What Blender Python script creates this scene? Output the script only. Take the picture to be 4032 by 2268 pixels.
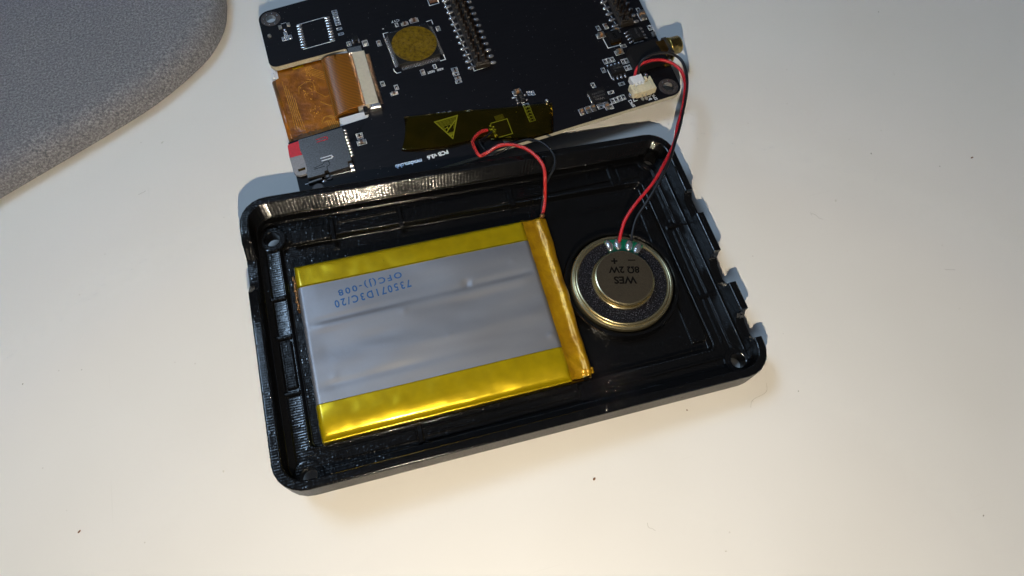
import bpy, bmesh, math, random
from mathutils import Matrix, Vector, Euler
random.seed(7)
for _o in list(bpy.data.objects): bpy.data.objects.remove(_o, do_unlink=True)
C = bpy.context.scene.collection
SC = bpy.context.scene
# ------------------------------------------------------------------ data (all lengths in millimetres, 1 unit = 1 mm)
CAM = {'loc': (46.122, -31.121, 188.772), 'x': (0.96419, -0.26366, 0.02868), 'y': (0.23078, 0.88735, 0.39919), 'z': (-0.1307, -0.37827, 0.91642), 'f': 2658.64}
LAMP = (32.63, -75.51, 157.73)
CASE = {'tx': -0.00314, 'ty': 0.047, 'z0': 6.5, 'h': 11.66}
BOARD = {'o': (17.4, 163.45), 'rot': 0.0908, 'z': 8.0}
COMP = [('cap', 'h', 43.35, -17.21), ('capL', 'h', 46.84, -16.86), ('cap', 'v', 32.46, -22.85), ('cap', 'v', 42.84, -39.82), ('chipcap', 'v', 53.71, -23.09), ('pads', 'v', 40.58, -16.77), ('pads', 'v', 47.43, -38.73), ('pads', 'v', 3.32, -8.26), ('pads', 'v', 2.21, -10.4), ('pads', 'v', 3.3, -10.36), ('pads', 'v', 4.49, -10.26), ('pads', 'h', 21.68, -3.8), ('pads', 'h', 21.64, -4.82), ('pads', 'h', 21.52, -6.25), ('pads', 'h', 21.5, -7.4), ('pads', 'h', 21.46, -8.61), ('pads', 'h', 21.43, -9.8), ('pads', 'h', 21.31, -12.07), ('pads', 'h', 21.25, -14.54), ('chipcap', 'v', 22.7, -19.77), ('chipcapL', 'v', 28.01, -21.29), ('res', 'v', 28.76, -40.07), ('res', 'v', 32.66, -42.99), ('cap', 'h', 31.23, -45.22), ('res', 'h', 53.36, -41.95), ('res', 'h', 53.2, -44.19), ('res', 'h', 52.99, -47.47), ('caps', 'h', 53.31, -42.88), ('caps', 'h', 53.19, -46.07), ('res', 'h', 15.98, -57.44), ('caps', 'h', 15.94, -58.52), ('capL', 'h', 15.93, -60.59), ('res', 'v', 107.01, -41.13), ('res', 'v', 124.14, -37.96), ('res', 'v', 124.42, -46.93), ('res', 'v', 101.17, -58.99), ('res', 'v', 103.26, -55.73), ('res', 'v', 104.64, -55.65), ('res', 'v', 106.07, -55.73), ('res', 'v', 109.21, -57.78), ('res', 'v', 110.45, -57.79), ('res', 'v', 109.1, -60.77), ('res', 'v', 110.13, -60.72), ('cap', 'v', 109.9, -41.1), ('capT', 'h', 106.45, -44.55), ('capT', 'h', 112.36, -44.41), ('capT', 'h', 109.52, -53.56), ('capX', 'v', 124.07, -41.07), ('chipcap', 'h', 112.06, -51.47), ('res', 'v', 95.37, -63.8), ('res', 'v', 98.89, -72.02), ('res', 'v', 100.23, -71.96), ('res', 'v', 101.62, -71.79), ('res', 'v', 102.96, -71.73), ('res', 'v', 97.52, -73.89), ('res', 'h', 99.78, -68.52), ('res', 'h', 104.71, -66.37), ('res', 'h', 94.13, -72.97), ('capV', 'v', 87.31, -72.79), ('capV', 'v', 89.51, -72.65), ('capV', 'v', 91.49, -72.57), ('capV', 'v', 96.15, -73.54), ('capT', 'h', 69.99, -58.24), ('pads', 'v', 73.6, -59.86), ('pads', 'v', 74.86, -60.15), ('res', 'h', 70.9, -64.1), ('res', 'h', 70.89, -65.53), ('res', 'h', 70.78, -66.72), ('res', 'h', 70.73, -67.92), ('res', 'h', 70.69, -69.11), ('res', 'h', 70.66, -70.23)]
PT = {
 'outline': {'TL': [(-3.93, 3.91)], 'TR': [(129.67, 9.13)], 'BR': [(123.23, -76.6)], 'BL': [(-7.08, -78.68)], 'notch': [(-4.77, -21.6), (21.3, -21.37), (20.45, -51.74), (-3.36, -52.92)], 'Lup': [(-4.78, -20.25)], 'L2': [(-6.39, -65.85), (-6.7, -71.51)]},
 'hole2': [(119.31, -72.63)],
 'soicL': [(8.49, -6.3), (7.88, -16.26)],
 'soicR': [(18.53, -5.82), (17.84, -15.9)],
 'soicsilk': [(8.02, -5.65), (17.71, -5.25), (7.58, -17.07), (18.47, -16.73)],
 'sotpads': [(2.24, -4.88), (5.17, -4.59), (3.42, -6.57)],
 'sotsilk': [(2.88, -3.46), (4.57, -3.37)],
 'ball': [(-2.04, -7.82), (77.97, -64.89)],
 'fpc': [(21.96, -25.57), (26.68, -25.77), (25.0, -48.44), (20.93, -48.09)],
 'fpctab': [(22.71, -23.21), (26.48, -23.06), (22.0, -48.44), (25.73, -48.98)],
 'fpcpinR': [(27.15, -25.61), (26.38, -47.79)],
 'fpcpinL': [(21.5, -24.69), (19.83, -46.46)],
 'fpctop': [(24.17, -19.48), (26.17, -19.67), (25.48, -18.44)],
 'fpcdark': [(21.26, -48.86), (21.09, -51.07)],
 'lqfp': [(36.32, -20.61), (51.21, -20.96), (50.36, -35.57), (35.58, -35.39)],
 'lqsilk': [[(34.9, -20.89), (34.97, -19.11), (36.64, -19.08)], [(50.89, -18.66), (52.7, -18.55), (52.63, -20.48)], [(51.86, -34.83), (51.84, -36.96), (50.01, -37.01)], [(33.97, -35.23), (33.98, -36.19), (34.53, -37.33), (35.85, -37.31)]],
 'lqpins': [(35.09, -21.56), (34.31, -34.59), (36.46, -36.28), (49.6, -36.19), (51.62, -33.96), (52.31, -20.99), (37.15, -18.89), (50.69, -18.59)],
 'dot': [(43.4, -28.49), (35.83, -25.89), (50.99, -31.1), (45.94, -20.28), (40.91, -36.56)],
 'h1L': [(60.01, -14.5), (58.87, -43.31)],
 'h1R': [(67.96, -14.35), (66.35, -43.15)],
 'h1b': [(60.19, -43.21), (65.01, -42.96)],
 'h1silk': [(59.55, -43.81), (59.42, -44.93), (65.0, -44.68), (65.07, -43.89)],
 'h2L': [(113.62, -30.47), (112.91, -42.13)],
 'h2b': [(114.42, -42.64), (119.85, -42.44)],
 'h2silk': [(113.18, -45.41), (113.54, -43.56), (119.55, -43.37), (119.58, -42.79)],
 'h2R': [(121.01, -41.95)],
 'toolsilk': [[(54.26, -9.1), (54.17, -11.97), (57.68, -11.83), (57.69, -10.27)]],
 'ind': [(110.07, -47.23)],
 'indsilk': [[(106.7, -46.07), (106.66, -50.55), (110.84, -50.63), (111.93, -49.72)]],
 'soA': [(104.96, -61.1)],
 'soApins': [(102.92, -64.34), (107.25, -64.36), (103.31, -57.4), (107.5, -57.33)],
 'soAsilk': [[(102.57, -59.34), (102.42, -63.23)]],
 'soB': [(118.09, -48.84)],
 'soBpins': [(115.16, -46.38), (114.75, -50.83), (122.05, -46.27), (121.69, -50.78)],
 'soBsilk': [[(116.41, -51.46), (117.8, -51.45)], [(118.35, -51.5), (119.62, -51.5)]],
 'smallR': [(124.46, -49.57), (124.29, -50.66), (121.23, -52.49)],
 'edgesilk': [[(124.39, -45.75), (125.46, -45.97), (125.05, -53.22)]],
 'jack': [(111.76, -55.05), (122.52, -54.53), (121.73, -60.97), (110.08, -64.33)],
 'jackw': [(121.79, -56.01), (125.1, -55.74), (123.78, -60.6), (120.94, -60.87)],
 'barrel': [(126.06, -58.47), (129.48, -58.52)],
 'jacksilk': [[(111.62, -55.96), (111.21, -62.05)]],
 'jackpad': [(122.52, -64.02), (124.17, -60.84)],
 'jst': [(105.21, -70.41), (114.51, -70.97)],
 'jstc': [(108.95, -71.88)],
 'jstpins': [(108.27, -73.84), (109.76, -73.96), (104.69, -71.55), (114.62, -64.52)],
 'plug': [(108.59, -68.61)],
 'spk': [(104.54, -75.03), (112.92, -74.8)],
 'jstsilk': [[(105.9, -73.02), (105.65, -74.5), (106.9, -74.42)], [(112.03, -72.9), (111.83, -74.29), (110.57, -74.38)], [(111.32, -74.9), (110.61, -75.7), (111.67, -75.55), (111.32, -74.9)]],
 'qfn': [(95.02, -68.62)],
 'qfnpL': [(92.07, -66.9), (91.94, -70.52)],
 'qfnpB': [(93.2, -71.87), (96.8, -71.56)],
 'tape': [(31.92, -55.81), (40.7, -57.52), (48.48, -59.37), (54.9, -60.82), (64.17, -63.09), (71.64, -64.74), (79.34, -66.29), (77.16, -72.37), (75.19, -77.59), (69.91, -77.89), (65.81, -77.22), (58.78, -74.91), (51.65, -72.26), (45.98, -71.94), (40.54, -71.84), (35.27, -70.59), (29.57, -69.18), (26.93, -67.81), (28.26, -64.22), (30.23, -60.95)],
 'tri': [(40.31, -60.59), (48.15, -60.51), (43.85, -68.7)],
 'sq': [(57.28, -67.14), (63.07, -67.13), (62.73, -73.23), (57.0, -73.22)],
 'sqpads': [(60.82, -65.87), (60.28, -74.67), (57.01, -70.0)],
 'gnd': [(54.63, -71.32), (55.98, -72.86)],
 'via': [(66.88, -65.61)],
 'threeb': [(42.49, -57.75), (44.19, -58.02), (46.22, -58.41)],
 'pcbt': [(40.5, -73.02), (34.16, -73.18)],
 'club': [(31.62, -73.47), (23.73, -73.04)],
 'ictxt': [(40.6, -14.94), (45.5, -40.55), (48.79, -40.54)],
 'sot': [(70.33, -61.13)],
 'sotp': [(68.78, -60.17), (68.79, -61.26), (68.66, -62.38), (72.09, -60.07), (71.9, -62.12)],
 'sotw': [(68.08, -59.85), (70.33, -62.67)],
 'sd': [(-2.97, -54.29), (11.49, -53.91), (11.07, -69.45), (-4.54, -69.1)],
 'sdu': [(4.6, -56.58), (4.3, -63.93)],
 'sdpins': [(11.9, -54.44), (11.8, -64.34)],
 'sdpad': [(10.08, -67.55), (10.38, -69.3), (0.32, -70.42), (-2.43, -71.32)],
 'sdlatch': [(-3.65, -68.33), (1.99, -68.25), (1.61, -70.87), (-3.19, -69.86)],
 'sdsilk': [[(-4.58, -69.88), (-0.71, -70.05)], [(1.67, -69.52), (9.68, -69.75)]],
 'card': [(-6.2, -54.67), (-2.31, -54.42), (-4.18, -66.94), (-6.69, -66.4), (-6.65, -59.65)],
 'cardmid': [(-6.78, -59.6), (-3.35, -60.0)],
 'flex': [(-1.78, -21.43), (12.41, -21.21), (12.26, -25.46), (13.11, -25.76), (10.61, -50.65), (10.24, -50.95), (-3.25, -50.87), (-4.25, -41.38)],
 'flexL': [(-2.6, -24.37), (-3.7, -45.31)],
 'band': [(13.14, -23.05), (20.56, -24.17), (20.23, -47.18), (10.79, -49.17)],
 'bandtop': [(14.57, -24.78), (15.27, -49.53)],
 'disp': [(21.54, -21.32), (20.48, -48.83)],
 'chole': [(7.07, 75.38), (128.03, 77.91), (129.21, 6.67), (7.43, 5.1)],
 'ccut': [(-0.52, 71.65), (-0.86, 56.49), (132.73, 60.21), (132.69, 51.22), (133.32, 38.34), (131.78, 28.06), (134.11, 18.88), (133.15, 10.39)],
 'batb': [(12.29, 55.62), (79.51, 55.37), (13.54, 21.41), (80.84, 21.43)],
 'batt': [(12.11, 61.87), (81.92, 61.89), (12.38, 12.23), (78.84, 12.2)],
 'batv': [[(40.79, 29.8)]],
 'btxt': [(43.45, 49.89), (21.78, 48.2), (41.51, 53.36), (23.26, 51.58)],
 'tab': [(86.13, 64.08), (88.83, 64.1), (86.72, 13.13), (81.9, 13.2)],
 'spk_c': [(103.92, 37.42), (104.98, 39.1)],
 'term': [(103.98, 49.29), (106.45, 49.02), (110.12, 48.48), (112.41, 46.86), (105.1, 50.89), (114.07, 47.87), (111.95, 44.81), (103.4, 47.58)],
 'ribsT': [(24.01, 75.08), (24.99, 73.05), (45.06, 71.89), (79.31, 73.99), (113.7, 74.58)],
 'ribsO': [(83.24, 11.86), (129.43, 52.84), (6.25, 45.13), (5.84, 28.02), (4.48, 53.68)],
 'sred': [(131.68, 106.56, 11.0), (132.34, 107.89, 11.8), (133.33, 108.74, 12.8), (135.32, 109.1, 13.8), (138.92, 108.87, 14.3), (141.99, 107.89, 14.3), (144.56, 105.59, 14.3), (145.92, 102.06, 14.3), (145.34, 97.89, 14.5), (143.92, 94.38, 15.0), (140.3, 87.41, 15.5), (136.14, 81.23, 16.0), (132.2, 74.6, 16.5), (126.55, 68.24, 16.5), (121.06, 63.0, 15.5), (114.08, 58.23, 13.5), (110.12, 54.82, 11.5), (107.79, 51.25, 10.0), (107.03, 49.57, 9.2)],
 'sblk': [(133.07, 106.66, 11.0), (133.17, 107.69, 11.8), (133.4, 108.54, 13.0), (135.04, 109.75, 14.5), (138.12, 110.17, 15.5), (141.99, 109.52, 16.0), (145.03, 108.0, 16.0), (146.61, 105.06, 16.0), (146.45, 100.94, 16.0), (145.1, 96.09, 16.0), (142.87, 91.25, 16.0), (139.57, 85.44, 16.0), (135.93, 79.54, 16.3), (132.85, 75.19, 16.8), (128.18, 68.38, 16.8), (123.34, 63.16, 15.5), (117.96, 58.28, 13.0), (114.13, 55.08, 11.0), (111.62, 51.18, 9.8), (110.71, 48.82, 9.0)],
 'bred': [(78.77, 98.82, 9.0), (77.73, 98.61, 9.3), (75.82, 97.81, 9.8), (73.95, 96.14, 10.3), (72.68, 93.89, 11.0), (72.71, 90.55, 12.0), (73.05, 88.11, 12.5), (73.7, 87.38, 12.5), (76.19, 87.81, 13.0), (78.94, 88.38, 14.0), (81.63, 87.82, 15.0), (84.04, 86.34, 16.0), (86.78, 83.66, 17.0), (88.83, 80.28, 17.5), (90.08, 76.95, 17.5), (90.14, 74.02, 17.0), (89.67, 71.63, 15.5), (89.23, 68.91, 10.5), (88.19, 66.19, 9.5), (87.33, 64.68, 8.8)],
 'bblk': [(79.99, 97.83, 8.8), (77.07, 96.03, 9.0), (75.21, 94.95, 9.5), (75.32, 92.94, 9.8), (75.93, 90.61, 10.0), (76.3, 88.29, 10.5), (77.83, 87.69, 11.0), (80.17, 87.53, 12.0), (82.61, 87.76, 13.0), (85.1, 88.25, 14.0), (86.88, 87.92, 15.0), (88.99, 87.13, 16.0), (91.27, 85.33, 17.0), (93.09, 82.82, 17.5), (94.29, 79.73, 17.5), (94.35, 77.04, 17.0), (93.17, 74.75, 16.0), (91.66, 73.35, 15.0), (90.27, 71.92, 14.0), (89.21, 70.73, 12.5), (88.87, 69.6, 11.0), (88.08, 67.83, 9.8), (87.08, 64.92, 8.8)],
 'felt': [(-75.36, 115.78), (-60.83, 123.07), (-42.8, 132.06), (-27.19, 140.52), (-15.37, 149.27), (-6.04, 158.3), (-0.48, 168.1), (1.51, 176.16), (2.04, 184.93)],
 'hairs': [(208.33, 18.11), (175.54, 46.54), (133.12, -3.97), (-32.51, 108.41), (90.22, -29.58)],
 'crumbs': [(79.78, -13.61), (-53.65, 8.62), (111.31, -2.38), (237.69, 54.05), (204.5, 64.12), (237.64, 121.9), (144.8, -5.52), (179.06, -50.32), (-52.12, 53.14), (-67.94, 53.04), (-16.48, 14.44), (184.22, 50.23), (107.6, -40.18), (-25.02, 126.65), (225.0, 53.66)],
 'capt': [(102.75, 43.25), (107.9, 42.34), (104.63, 39.83), (103.91, 36.61)],
 'rimq': [(0.06, 0.26), (134.37, 0.75), (133.39, 82.75), (0.0, 85.89)],
}
SC.unit_settings.system = 'METRIC'
SC.unit_settings.scale_length = 0.001
# ------------------------------------------------------------------ camera
cd = bpy.data.cameras.new('camera'); cam = bpy.data.objects.new('camera', cd); C.objects.link(cam)
mx, my, mz, ml = CAM['x'], CAM['y'], CAM['z'], CAM['loc']
cam.matrix_world = Matrix(((mx[0], my[0], mz[0], ml[0]), (mx[1], my[1], mz[1], ml[1]), (mx[2], my[2], mz[2], ml[2]), (0, 0, 0, 1)))
cd.sensor_width = 36.0; cd.lens = CAM['f'] / 4032 * 36.0
cd.clip_start = 1.0; cd.clip_end = 8000.0
SC.camera = cam
# ------------------------------------------------------------------ light: the phone lamp beside the lens, a cool window up left, a dim room
w = bpy.data.worlds.new('World'); SC.world = w; w.use_nodes = True
w.node_tree.nodes['Background'].inputs[0].default_value = (0.62, 0.68, 0.80, 1)
w.node_tree.nodes['Background'].inputs[1].default_value = 0.055
def lamp(name, kind, loc, energy, color, **kw):
    d = bpy.data.lights.new(name, kind); d.energy = energy; d.color = color
    for k, v in kw.items(): setattr(d, k, v)
    o = bpy.data.objects.new(name, d); C.objects.link(o); o.location = loc
    return o
pl_ = lamp('phone_lamp', 'POINT', (LAMP[0] + 4, LAMP[1], LAMP[2]), 1380000, (1.0, 0.86, 0.655), shadow_soft_size=1.8)
pl_.data.use_nodes = True                       # added linear falloff, gentler than a real flash, keeps the far table brighter
_lt = pl_.data.node_tree; _em = [n for n in _lt.nodes if n.type == 'EMISSION'][0]; _lf = _lt.nodes.new('ShaderNodeLightFalloff')
_lf.inputs['Strength'].default_value = 1 / 200.0; _lt.links.new(_lf.outputs['Linear'], _em.inputs['Strength'])
wl = lamp('window_light', 'AREA', (-340, 430, 880), 3750000, (0.50, 0.72, 1.0), shape='RECTANGLE', size=320, size_y=250)
wl.rotation_euler = (Vector((40, 60, 0)) - Vector(wl.location)).to_track_quat('-Z', 'Y').to_euler()
SC.view_settings.view_transform = 'Standard'; SC.view_settings.look = 'None'
SC.view_settings.exposure = 0.0; SC.view_settings.gamma = 1.0
# ------------------------------------------------------------------ materials
class NT:
    def __init__(s, name):
        s.m = bpy.data.materials.new(name); s.m.use_nodes = True; s.t = s.m.node_tree
        s.b = s.t.nodes['Principled BSDF']; s.o = s.t.nodes['Material Output']
        s.co = s.t.nodes.new('ShaderNodeTexCoord')
    def n(s, typ, **kw):
        nd = s.t.nodes.new(typ)
        for k, v in kw.items():
            if hasattr(nd, k): setattr(nd, k, v)
            else: nd.inputs[k.replace('_', ' ')].default_value = v
        return nd
    def l(s, a, b): s.t.links.new(a, b)
    def map(s, scale=(1, 1, 1), rot=(0, 0, 0)):
        m = s.n('ShaderNodeMapping'); m.inputs['Scale'].default_value = scale; m.inputs['Rotation'].default_value = rot
        s.l(s.co.outputs['Object'], m.inputs['Vector']); return m.outputs['Vector']
    def noise(s, scale, detail=3, vec=None, rough=0.55):
        nd = s.n('ShaderNodeTexNoise'); nd.inputs['Scale'].default_value = scale; nd.inputs['Detail'].default_value = detail
        nd.inputs['Roughness'].default_value = rough
        s.l(vec or s.co.outputs['Object'], nd.inputs['Vector']); return nd.outputs['Fac']
    def ramp(s, fac, stops):
        r = s.n('ShaderNodeValToRGB'); e = r.color_ramp.elements
        while len(e) < len(stops): e.new(0.5)
        for i, (p, c) in enumerate(stops):
            e[i].position = p; e[i].color = (*c, 1) if len(c) == 3 else c
        s.l(fac, r.inputs['Fac']); return r.outputs['Color']
    def math(s, op, a, b=None):
        nd = s.n('ShaderNodeMath'); nd.operation = op
        for i, v in enumerate((a, b)):
            if v is None: continue
            if isinstance(v, (int, float)): nd.inputs[i].default_value = v
            else: s.l(v, nd.inputs[i])
        return nd.outputs[0]
    def mix(s, fac, a, b):
        nd = s.n('ShaderNodeMix', data_type='RGBA')
        for i, v in ((0, fac), (6, a), (7, b)):
            if isinstance(v, (int, float)): nd.inputs[i].default_value = v
            elif isinstance(v, tuple): nd.inputs[i].default_value = (*v, 1)
            else: s.l(v, nd.inputs[i])
        return nd.outputs[2]
    def bump(s, height, strength=1.0, dist=0.1):
        b = s.n('ShaderNodeBump'); b.inputs['Strength'].default_value = strength; b.inputs['Distance'].default_value = dist
        s.l(height, b.inputs['Height']); s.l(b.outputs['Normal'], s.b.inputs['Normal']); return b
    def set(s, **kw):
        for k, v in kw.items():
            k = k.replace('_', ' ')
            if isinstance(v, (int, float)): s.b.inputs[k].default_value = v
            elif isinstance(v, tuple): s.b.inputs[k].default_value = (*v, 1) if len(v) == 3 else v
            else: s.l(v, s.b.inputs[k])
        return s
M = {}
def simple(name, col, rough=0.5, metal=0.0, var=0.12, scale=2.0, bump=0.0, bscale=6.0, **kw):
    t = NT(name); f = t.noise(scale, 4)
    c0 = tuple(max(0, v * (1 - var)) for v in col); c1 = tuple(min(1, v * (1 + var)) for v in col)
    t.set(Base_Color=t.ramp(f, [(0.3, c0), (0.7, c1)]), Roughness=rough, Metallic=metal, **kw)
    if bump: t.bump(t.noise(bscale, 3), 1.0, bump)
    M[name] = t.m; return t
def mat_table():
    t = NT('table_white')
    big = t.noise(0.012, 3); fine = t.noise(0.35, 4)
    c = t.ramp(big, [(0.3, (0.78, 0.755, 0.71)), (0.7, (0.82, 0.80, 0.765))])
    sp = t.noise(0.16, 6, rough=0.75)
    c = t.mix(t.ramp(sp, [(0.70, (0, 0, 0)), (0.80, (0.22, 0.22, 0.22))]), c, (0.55, 0.52, 0.46))
    v = t.n('ShaderNodeTexVoronoi'); v.inputs['Scale'].default_value = 0.16; t.l(t.co.outputs['Object'], v.inputs['Vector'])
    k = t.n('ShaderNodeSeparateColor'); t.l(v.outputs['Color'], k.inputs[0])
    dust = t.math('MULTIPLY', t.math('LESS_THAN', v.outputs['Distance'], 0.035), t.math('GREATER_THAN', k.outputs[0], 0.6))
    c = t.mix(t.math('MULTIPLY', dust, 0.35), c, (0.42, 0.38, 0.33))
    scr = t.noise(1.0, 2, t.map((0.035, 1.1, 1), (0, 0, 0.6))); scr2 = t.noise(1.0, 2, t.map((0.9, 0.03, 1), (0, 0, 0.25)))
    sm_ = t.math('ADD', t.math('GREATER_THAN', scr, 0.735), t.math('GREATER_THAN', scr2, 0.745))
    c = t.mix(t.math('MULTIPLY', sm_, 0.10), c, (0.60, 0.57, 0.52))
    t.set(Base_Color=c, Roughness=t.ramp(fine, [(0.3, (0.42,) * 3), (0.7, (0.52,) * 3)]), Specular_IOR_Level=0.2)
    t.bump(t.noise(1.1, 2), 1.0, 0.006); M['table'] = t.m
mat_table()
def mat_plastic():
    t = NT('black_printed_plastic')
    def band(axis, sc, dist):
        w_ = t.n('ShaderNodeTexWave', wave_type='BANDS', bands_direction=axis); w_.inputs['Scale'].default_value = sc; w_.inputs['Distortion'].default_value = dist
        t.l(t.co.outputs['Object'], w_.inputs['Vector']); return w_.outputs['Fac']
    wy = band('Y', 0.44, 0.0); patch = t.noise(0.8, 2, t.map((0.8, 1.6, 1.0))); wx = band('X', 0.31, 0.5); blot = t.noise(0.9, 3); bars = t.noise(1.0, 2, t.map((3.2, 0.5, 0.12)))
    sx = t.n('ShaderNodeSeparateXYZ'); t.l(t.co.outputs['Normal'], sx.inputs[0]); wall = t.math('LESS_THAN', t.math('ABSOLUTE', sx.outputs['Z']), 0.93)
    v = t.n('ShaderNodeTexVoronoi'); v.inputs['Scale'].default_value = 0.85; t.l(t.co.outputs['Object'], v.inputs['Vector'])
    sc = t.n('ShaderNodeSeparateColor'); t.l(v.outputs['Color'], sc.inputs[0])
    dome = t.math('MAXIMUM', t.math('SUBTRACT', 0.30, v.outputs['Distance']), 0.0)
    dome = t.math('MULTIPLY', dome, t.math('GREATER_THAN', sc.outputs[0], 0.5))
    hgt = t.math('ADD', t.math('ADD', t.math('MULTIPLY', wy, t.math('ADD', t.math('MULTIPLY', t.math('GREATER_THAN', patch, 0.5), 0.09), 0.05)), t.math('MULTIPLY', t.math('MULTIPLY', wx, wall), 0.12)), t.math('ADD', t.math('MULTIPLY', blot, 0.05), t.math('MULTIPLY', dome, 1.0)))
    t.set(Base_Color=(0.003, 0.003, 0.0033), Roughness=t.ramp(bars, [(0.35, (0.12,) * 3), (0.68, (0.20,) * 3)]), Specular_IOR_Level=0.7)
    t.bump(hgt, 1.0, 0.16); M['plastic'] = t.m
mat_plastic()
def mat_board():
    t = NT('black_solder_mask')
    sp = t.n('ShaderNodeTexVoronoi'); sp.inputs['Scale'].default_value = 0.55; t.l(t.co.outputs['Object'], sp.inputs['Vector'])
    dots = t.math('LESS_THAN', sp.outputs['Distance'], 0.055)
    rn = t.n('ShaderNodeSeparateColor'); t.l(sp.outputs['Color'], rn.inputs[0])
    dots = t.math('MULTIPLY', dots, t.math('GREATER_THAN', rn.outputs[0], 0.62))
    lines = t.noise(0.5, 5, t.map((0.25, 2.5, 1)))
    base = t.ramp(lines, [(0.35, (0.0042, 0.004, 0.0058)), (0.7, (0.0065, 0.0062, 0.0085))])
    t.set(Base_Color=t.mix(t.math('MULTIPLY', dots, 0.5), base, (0.45, 0.46, 0.5)), Roughness=0.45, Specular_IOR_Level=0.22)
    t.bump(lines, 1.0, 0.02); M['mask'] = t.m
mat_board()
simple('fr4', (0.50, 0.47, 0.36), 0.6, 0, 0.25, 3.0, 0.05, 3.0)
simple('silk', (0.76, 0.79, 0.84), 0.6, 0, 0.1, 3.0)
simple('silk_blue', (0.50, 0.66, 0.90), 0.6)
simple('solder', (0.70, 0.70, 0.72), 0.22, 0.9, 0.3, 2.5, 0.12, 2.0)
simple('tin', (0.55, 0.54, 0.53), 0.30, 1.0, 0.2, 2.0, 0.05, 2.5)
simple('ring_metal', (0.10, 0.085, 0.08), 0.4, 0.6, 0.2, 3.0)
simple('chip', (0.009, 0.0085, 0.009), 0.48, 0, 0.3, 4.0, 0.02, 8.0, Specular_IOR_Level=0.25)
simple('chip_print', (0.10, 0.092, 0.085), 0.6)
simple('tan_ceramic', (0.30, 0.17, 0.085), 0.45, 0, 0.2, 2.0)
simple('brown_ceramic', (0.17, 0.095, 0.065), 0.4, 0, 0.2, 2.0)
simple('grey_ceramic', (0.16, 0.16, 0.155), 0.4)
simple('cream', (0.60, 0.54, 0.42), 0.45, 0, 0.06, 1.0, 0.01, 3.0)
simple('cream_jst', (0.68, 0.61, 0.43), 0.42, 0, 0.08, 1.0, 0.01, 3.0)
simple('white_plastic', (0.74, 0.75, 0.78), 0.4, 0, 0.04)
simple('pin_brown', (0.16, 0.11, 0.08), 0.32, 1.0, 0.4, 1.5, 0.05, 2.0)
simple('header_black', (0.022, 0.018, 0.015), 0.45, 0, 0.3, 2, 0.03, 3)
simple('gold', (0.62, 0.42, 0.12), 0.26, 1.0, 0.25, 0.8)
simple('dark_gold', (0.20, 0.11, 0.03), 0.2, 0.9, 0.3, 0.8)
simple('shell_steel', (0.19, 0.175, 0.165), 0.36, 0.92, 0.3, 2.5, 0.03, 3.0)
simple('red_card', (0.55, 0.02, 0.03), 0.4)
simple('grey_card', (0.26, 0.26, 0.28), 0.45)
simple('red_wire', (0.46, 0.014, 0.022), 0.38, 0, 0.08, 0.5)
simple('red_wire_b', (0.50, 0.032, 0.03), 0.30, 0, 0.08, 0.5)
simple('black_wire', (0.008, 0.008, 0.010), 0.35, 0, 0.1, 0.5, Specular_IOR_Level=0.4)
simple('green', (0.0, 0.10, 0.055), 0.35)
simple('crumb', (0.20, 0.10, 0.05), 0.8, 0, 0.4, 4)
simple('crumb_grey', (0.36, 0.34, 0.29), 0.8, 0, 0.4, 4)
simple('smudge', (0.68, 0.655, 0.60), 0.7, 0, 0.1, 4)
simple('copper_edge', (0.30, 0.16, 0.07), 0.4, 0.8, 0.6, 1.6, 0.25, 2.0)
simple('zinc', (0.52, 0.45, 0.27), 0.27, 0.9, 0.15, 1.2, 0.01, 4.0)
simple('magnet_cap', (0.040, 0.033, 0.023), 0.42, 0.0, 0.25, 3.0, 0.02, 8.0, Specular_IOR_Level=0.3)
simple('print_black', (0.004, 0.004, 0.004), 0.8, 0, 0.1, 2.0, 0, 6, Specular_IOR_Level=0.05)
simple('ink_blue', (0.012, 0.085, 0.27), 0.6)
def mat_felt_disc():
    t = NT('black_speaker_felt'); f = t.noise(2.6, 3, rough=0.8)
    t.set(Base_Color=t.ramp(f, [(0.55, (0.003, 0.003, 0.005)), (0.70, (0.20, 0.20, 0.24))]), Roughness=0.8, Specular_IOR_Level=0.12); t.bump(f, 1.0, 0.1); M['speaker_felt'] = t.m
mat_felt_disc()
def mat_pouch():
    t = NT('aluminium_pouch'); big = t.noise(0.06, 2, t.map((0.35, 1.6, 1)))
    t.set(Base_Color=t.ramp(big, [(0.3, (0.265, 0.265, 0.285)), (0.7, (0.345, 0.345, 0.365))]), Metallic=0.72, Roughness=t.ramp(t.noise(1.2, 4), [(0.3, (0.44,) * 3), (0.7, (0.52,) * 3)]))
    h = t.math('ADD', t.math('MULTIPLY', t.noise(0.09, 1, t.map((0.6, 1.6, 1))), 0.8), t.math('MULTIPLY', t.noise(2.6, 3), 0.02))
    t.bump(h, 1.0, 0.6); M['pouch'] = t.m
mat_pouch()
def mat_yellow():
    t = NT('yellow_polyimide_over_foil'); f = t.noise(0.25, 3)
    t.set(Base_Color=t.ramp(f, [(0.3, (0.54, 0.385, 0.002)), (0.7, (0.66, 0.48, 0.002))]), Metallic=0.6, Roughness=0.30, Coat_Weight=0.5, Coat_Roughness=0.15)
    v = t.n('ShaderNodeTexVoronoi'); v.inputs['Scale'].default_value = 0.28; t.l(t.co.outputs['Object'], v.inputs['Vector'])
    bl = t.math('LESS_THAN', v.outputs['Distance'], 0.10)
    t.bump(t.math('ADD', t.math('MULTIPLY', t.noise(0.16, 1), 0.8), t.math('MULTIPLY', bl, 0.10)), 1.0, 0.5); M['yellow'] = t.m
mat_yellow()
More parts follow.
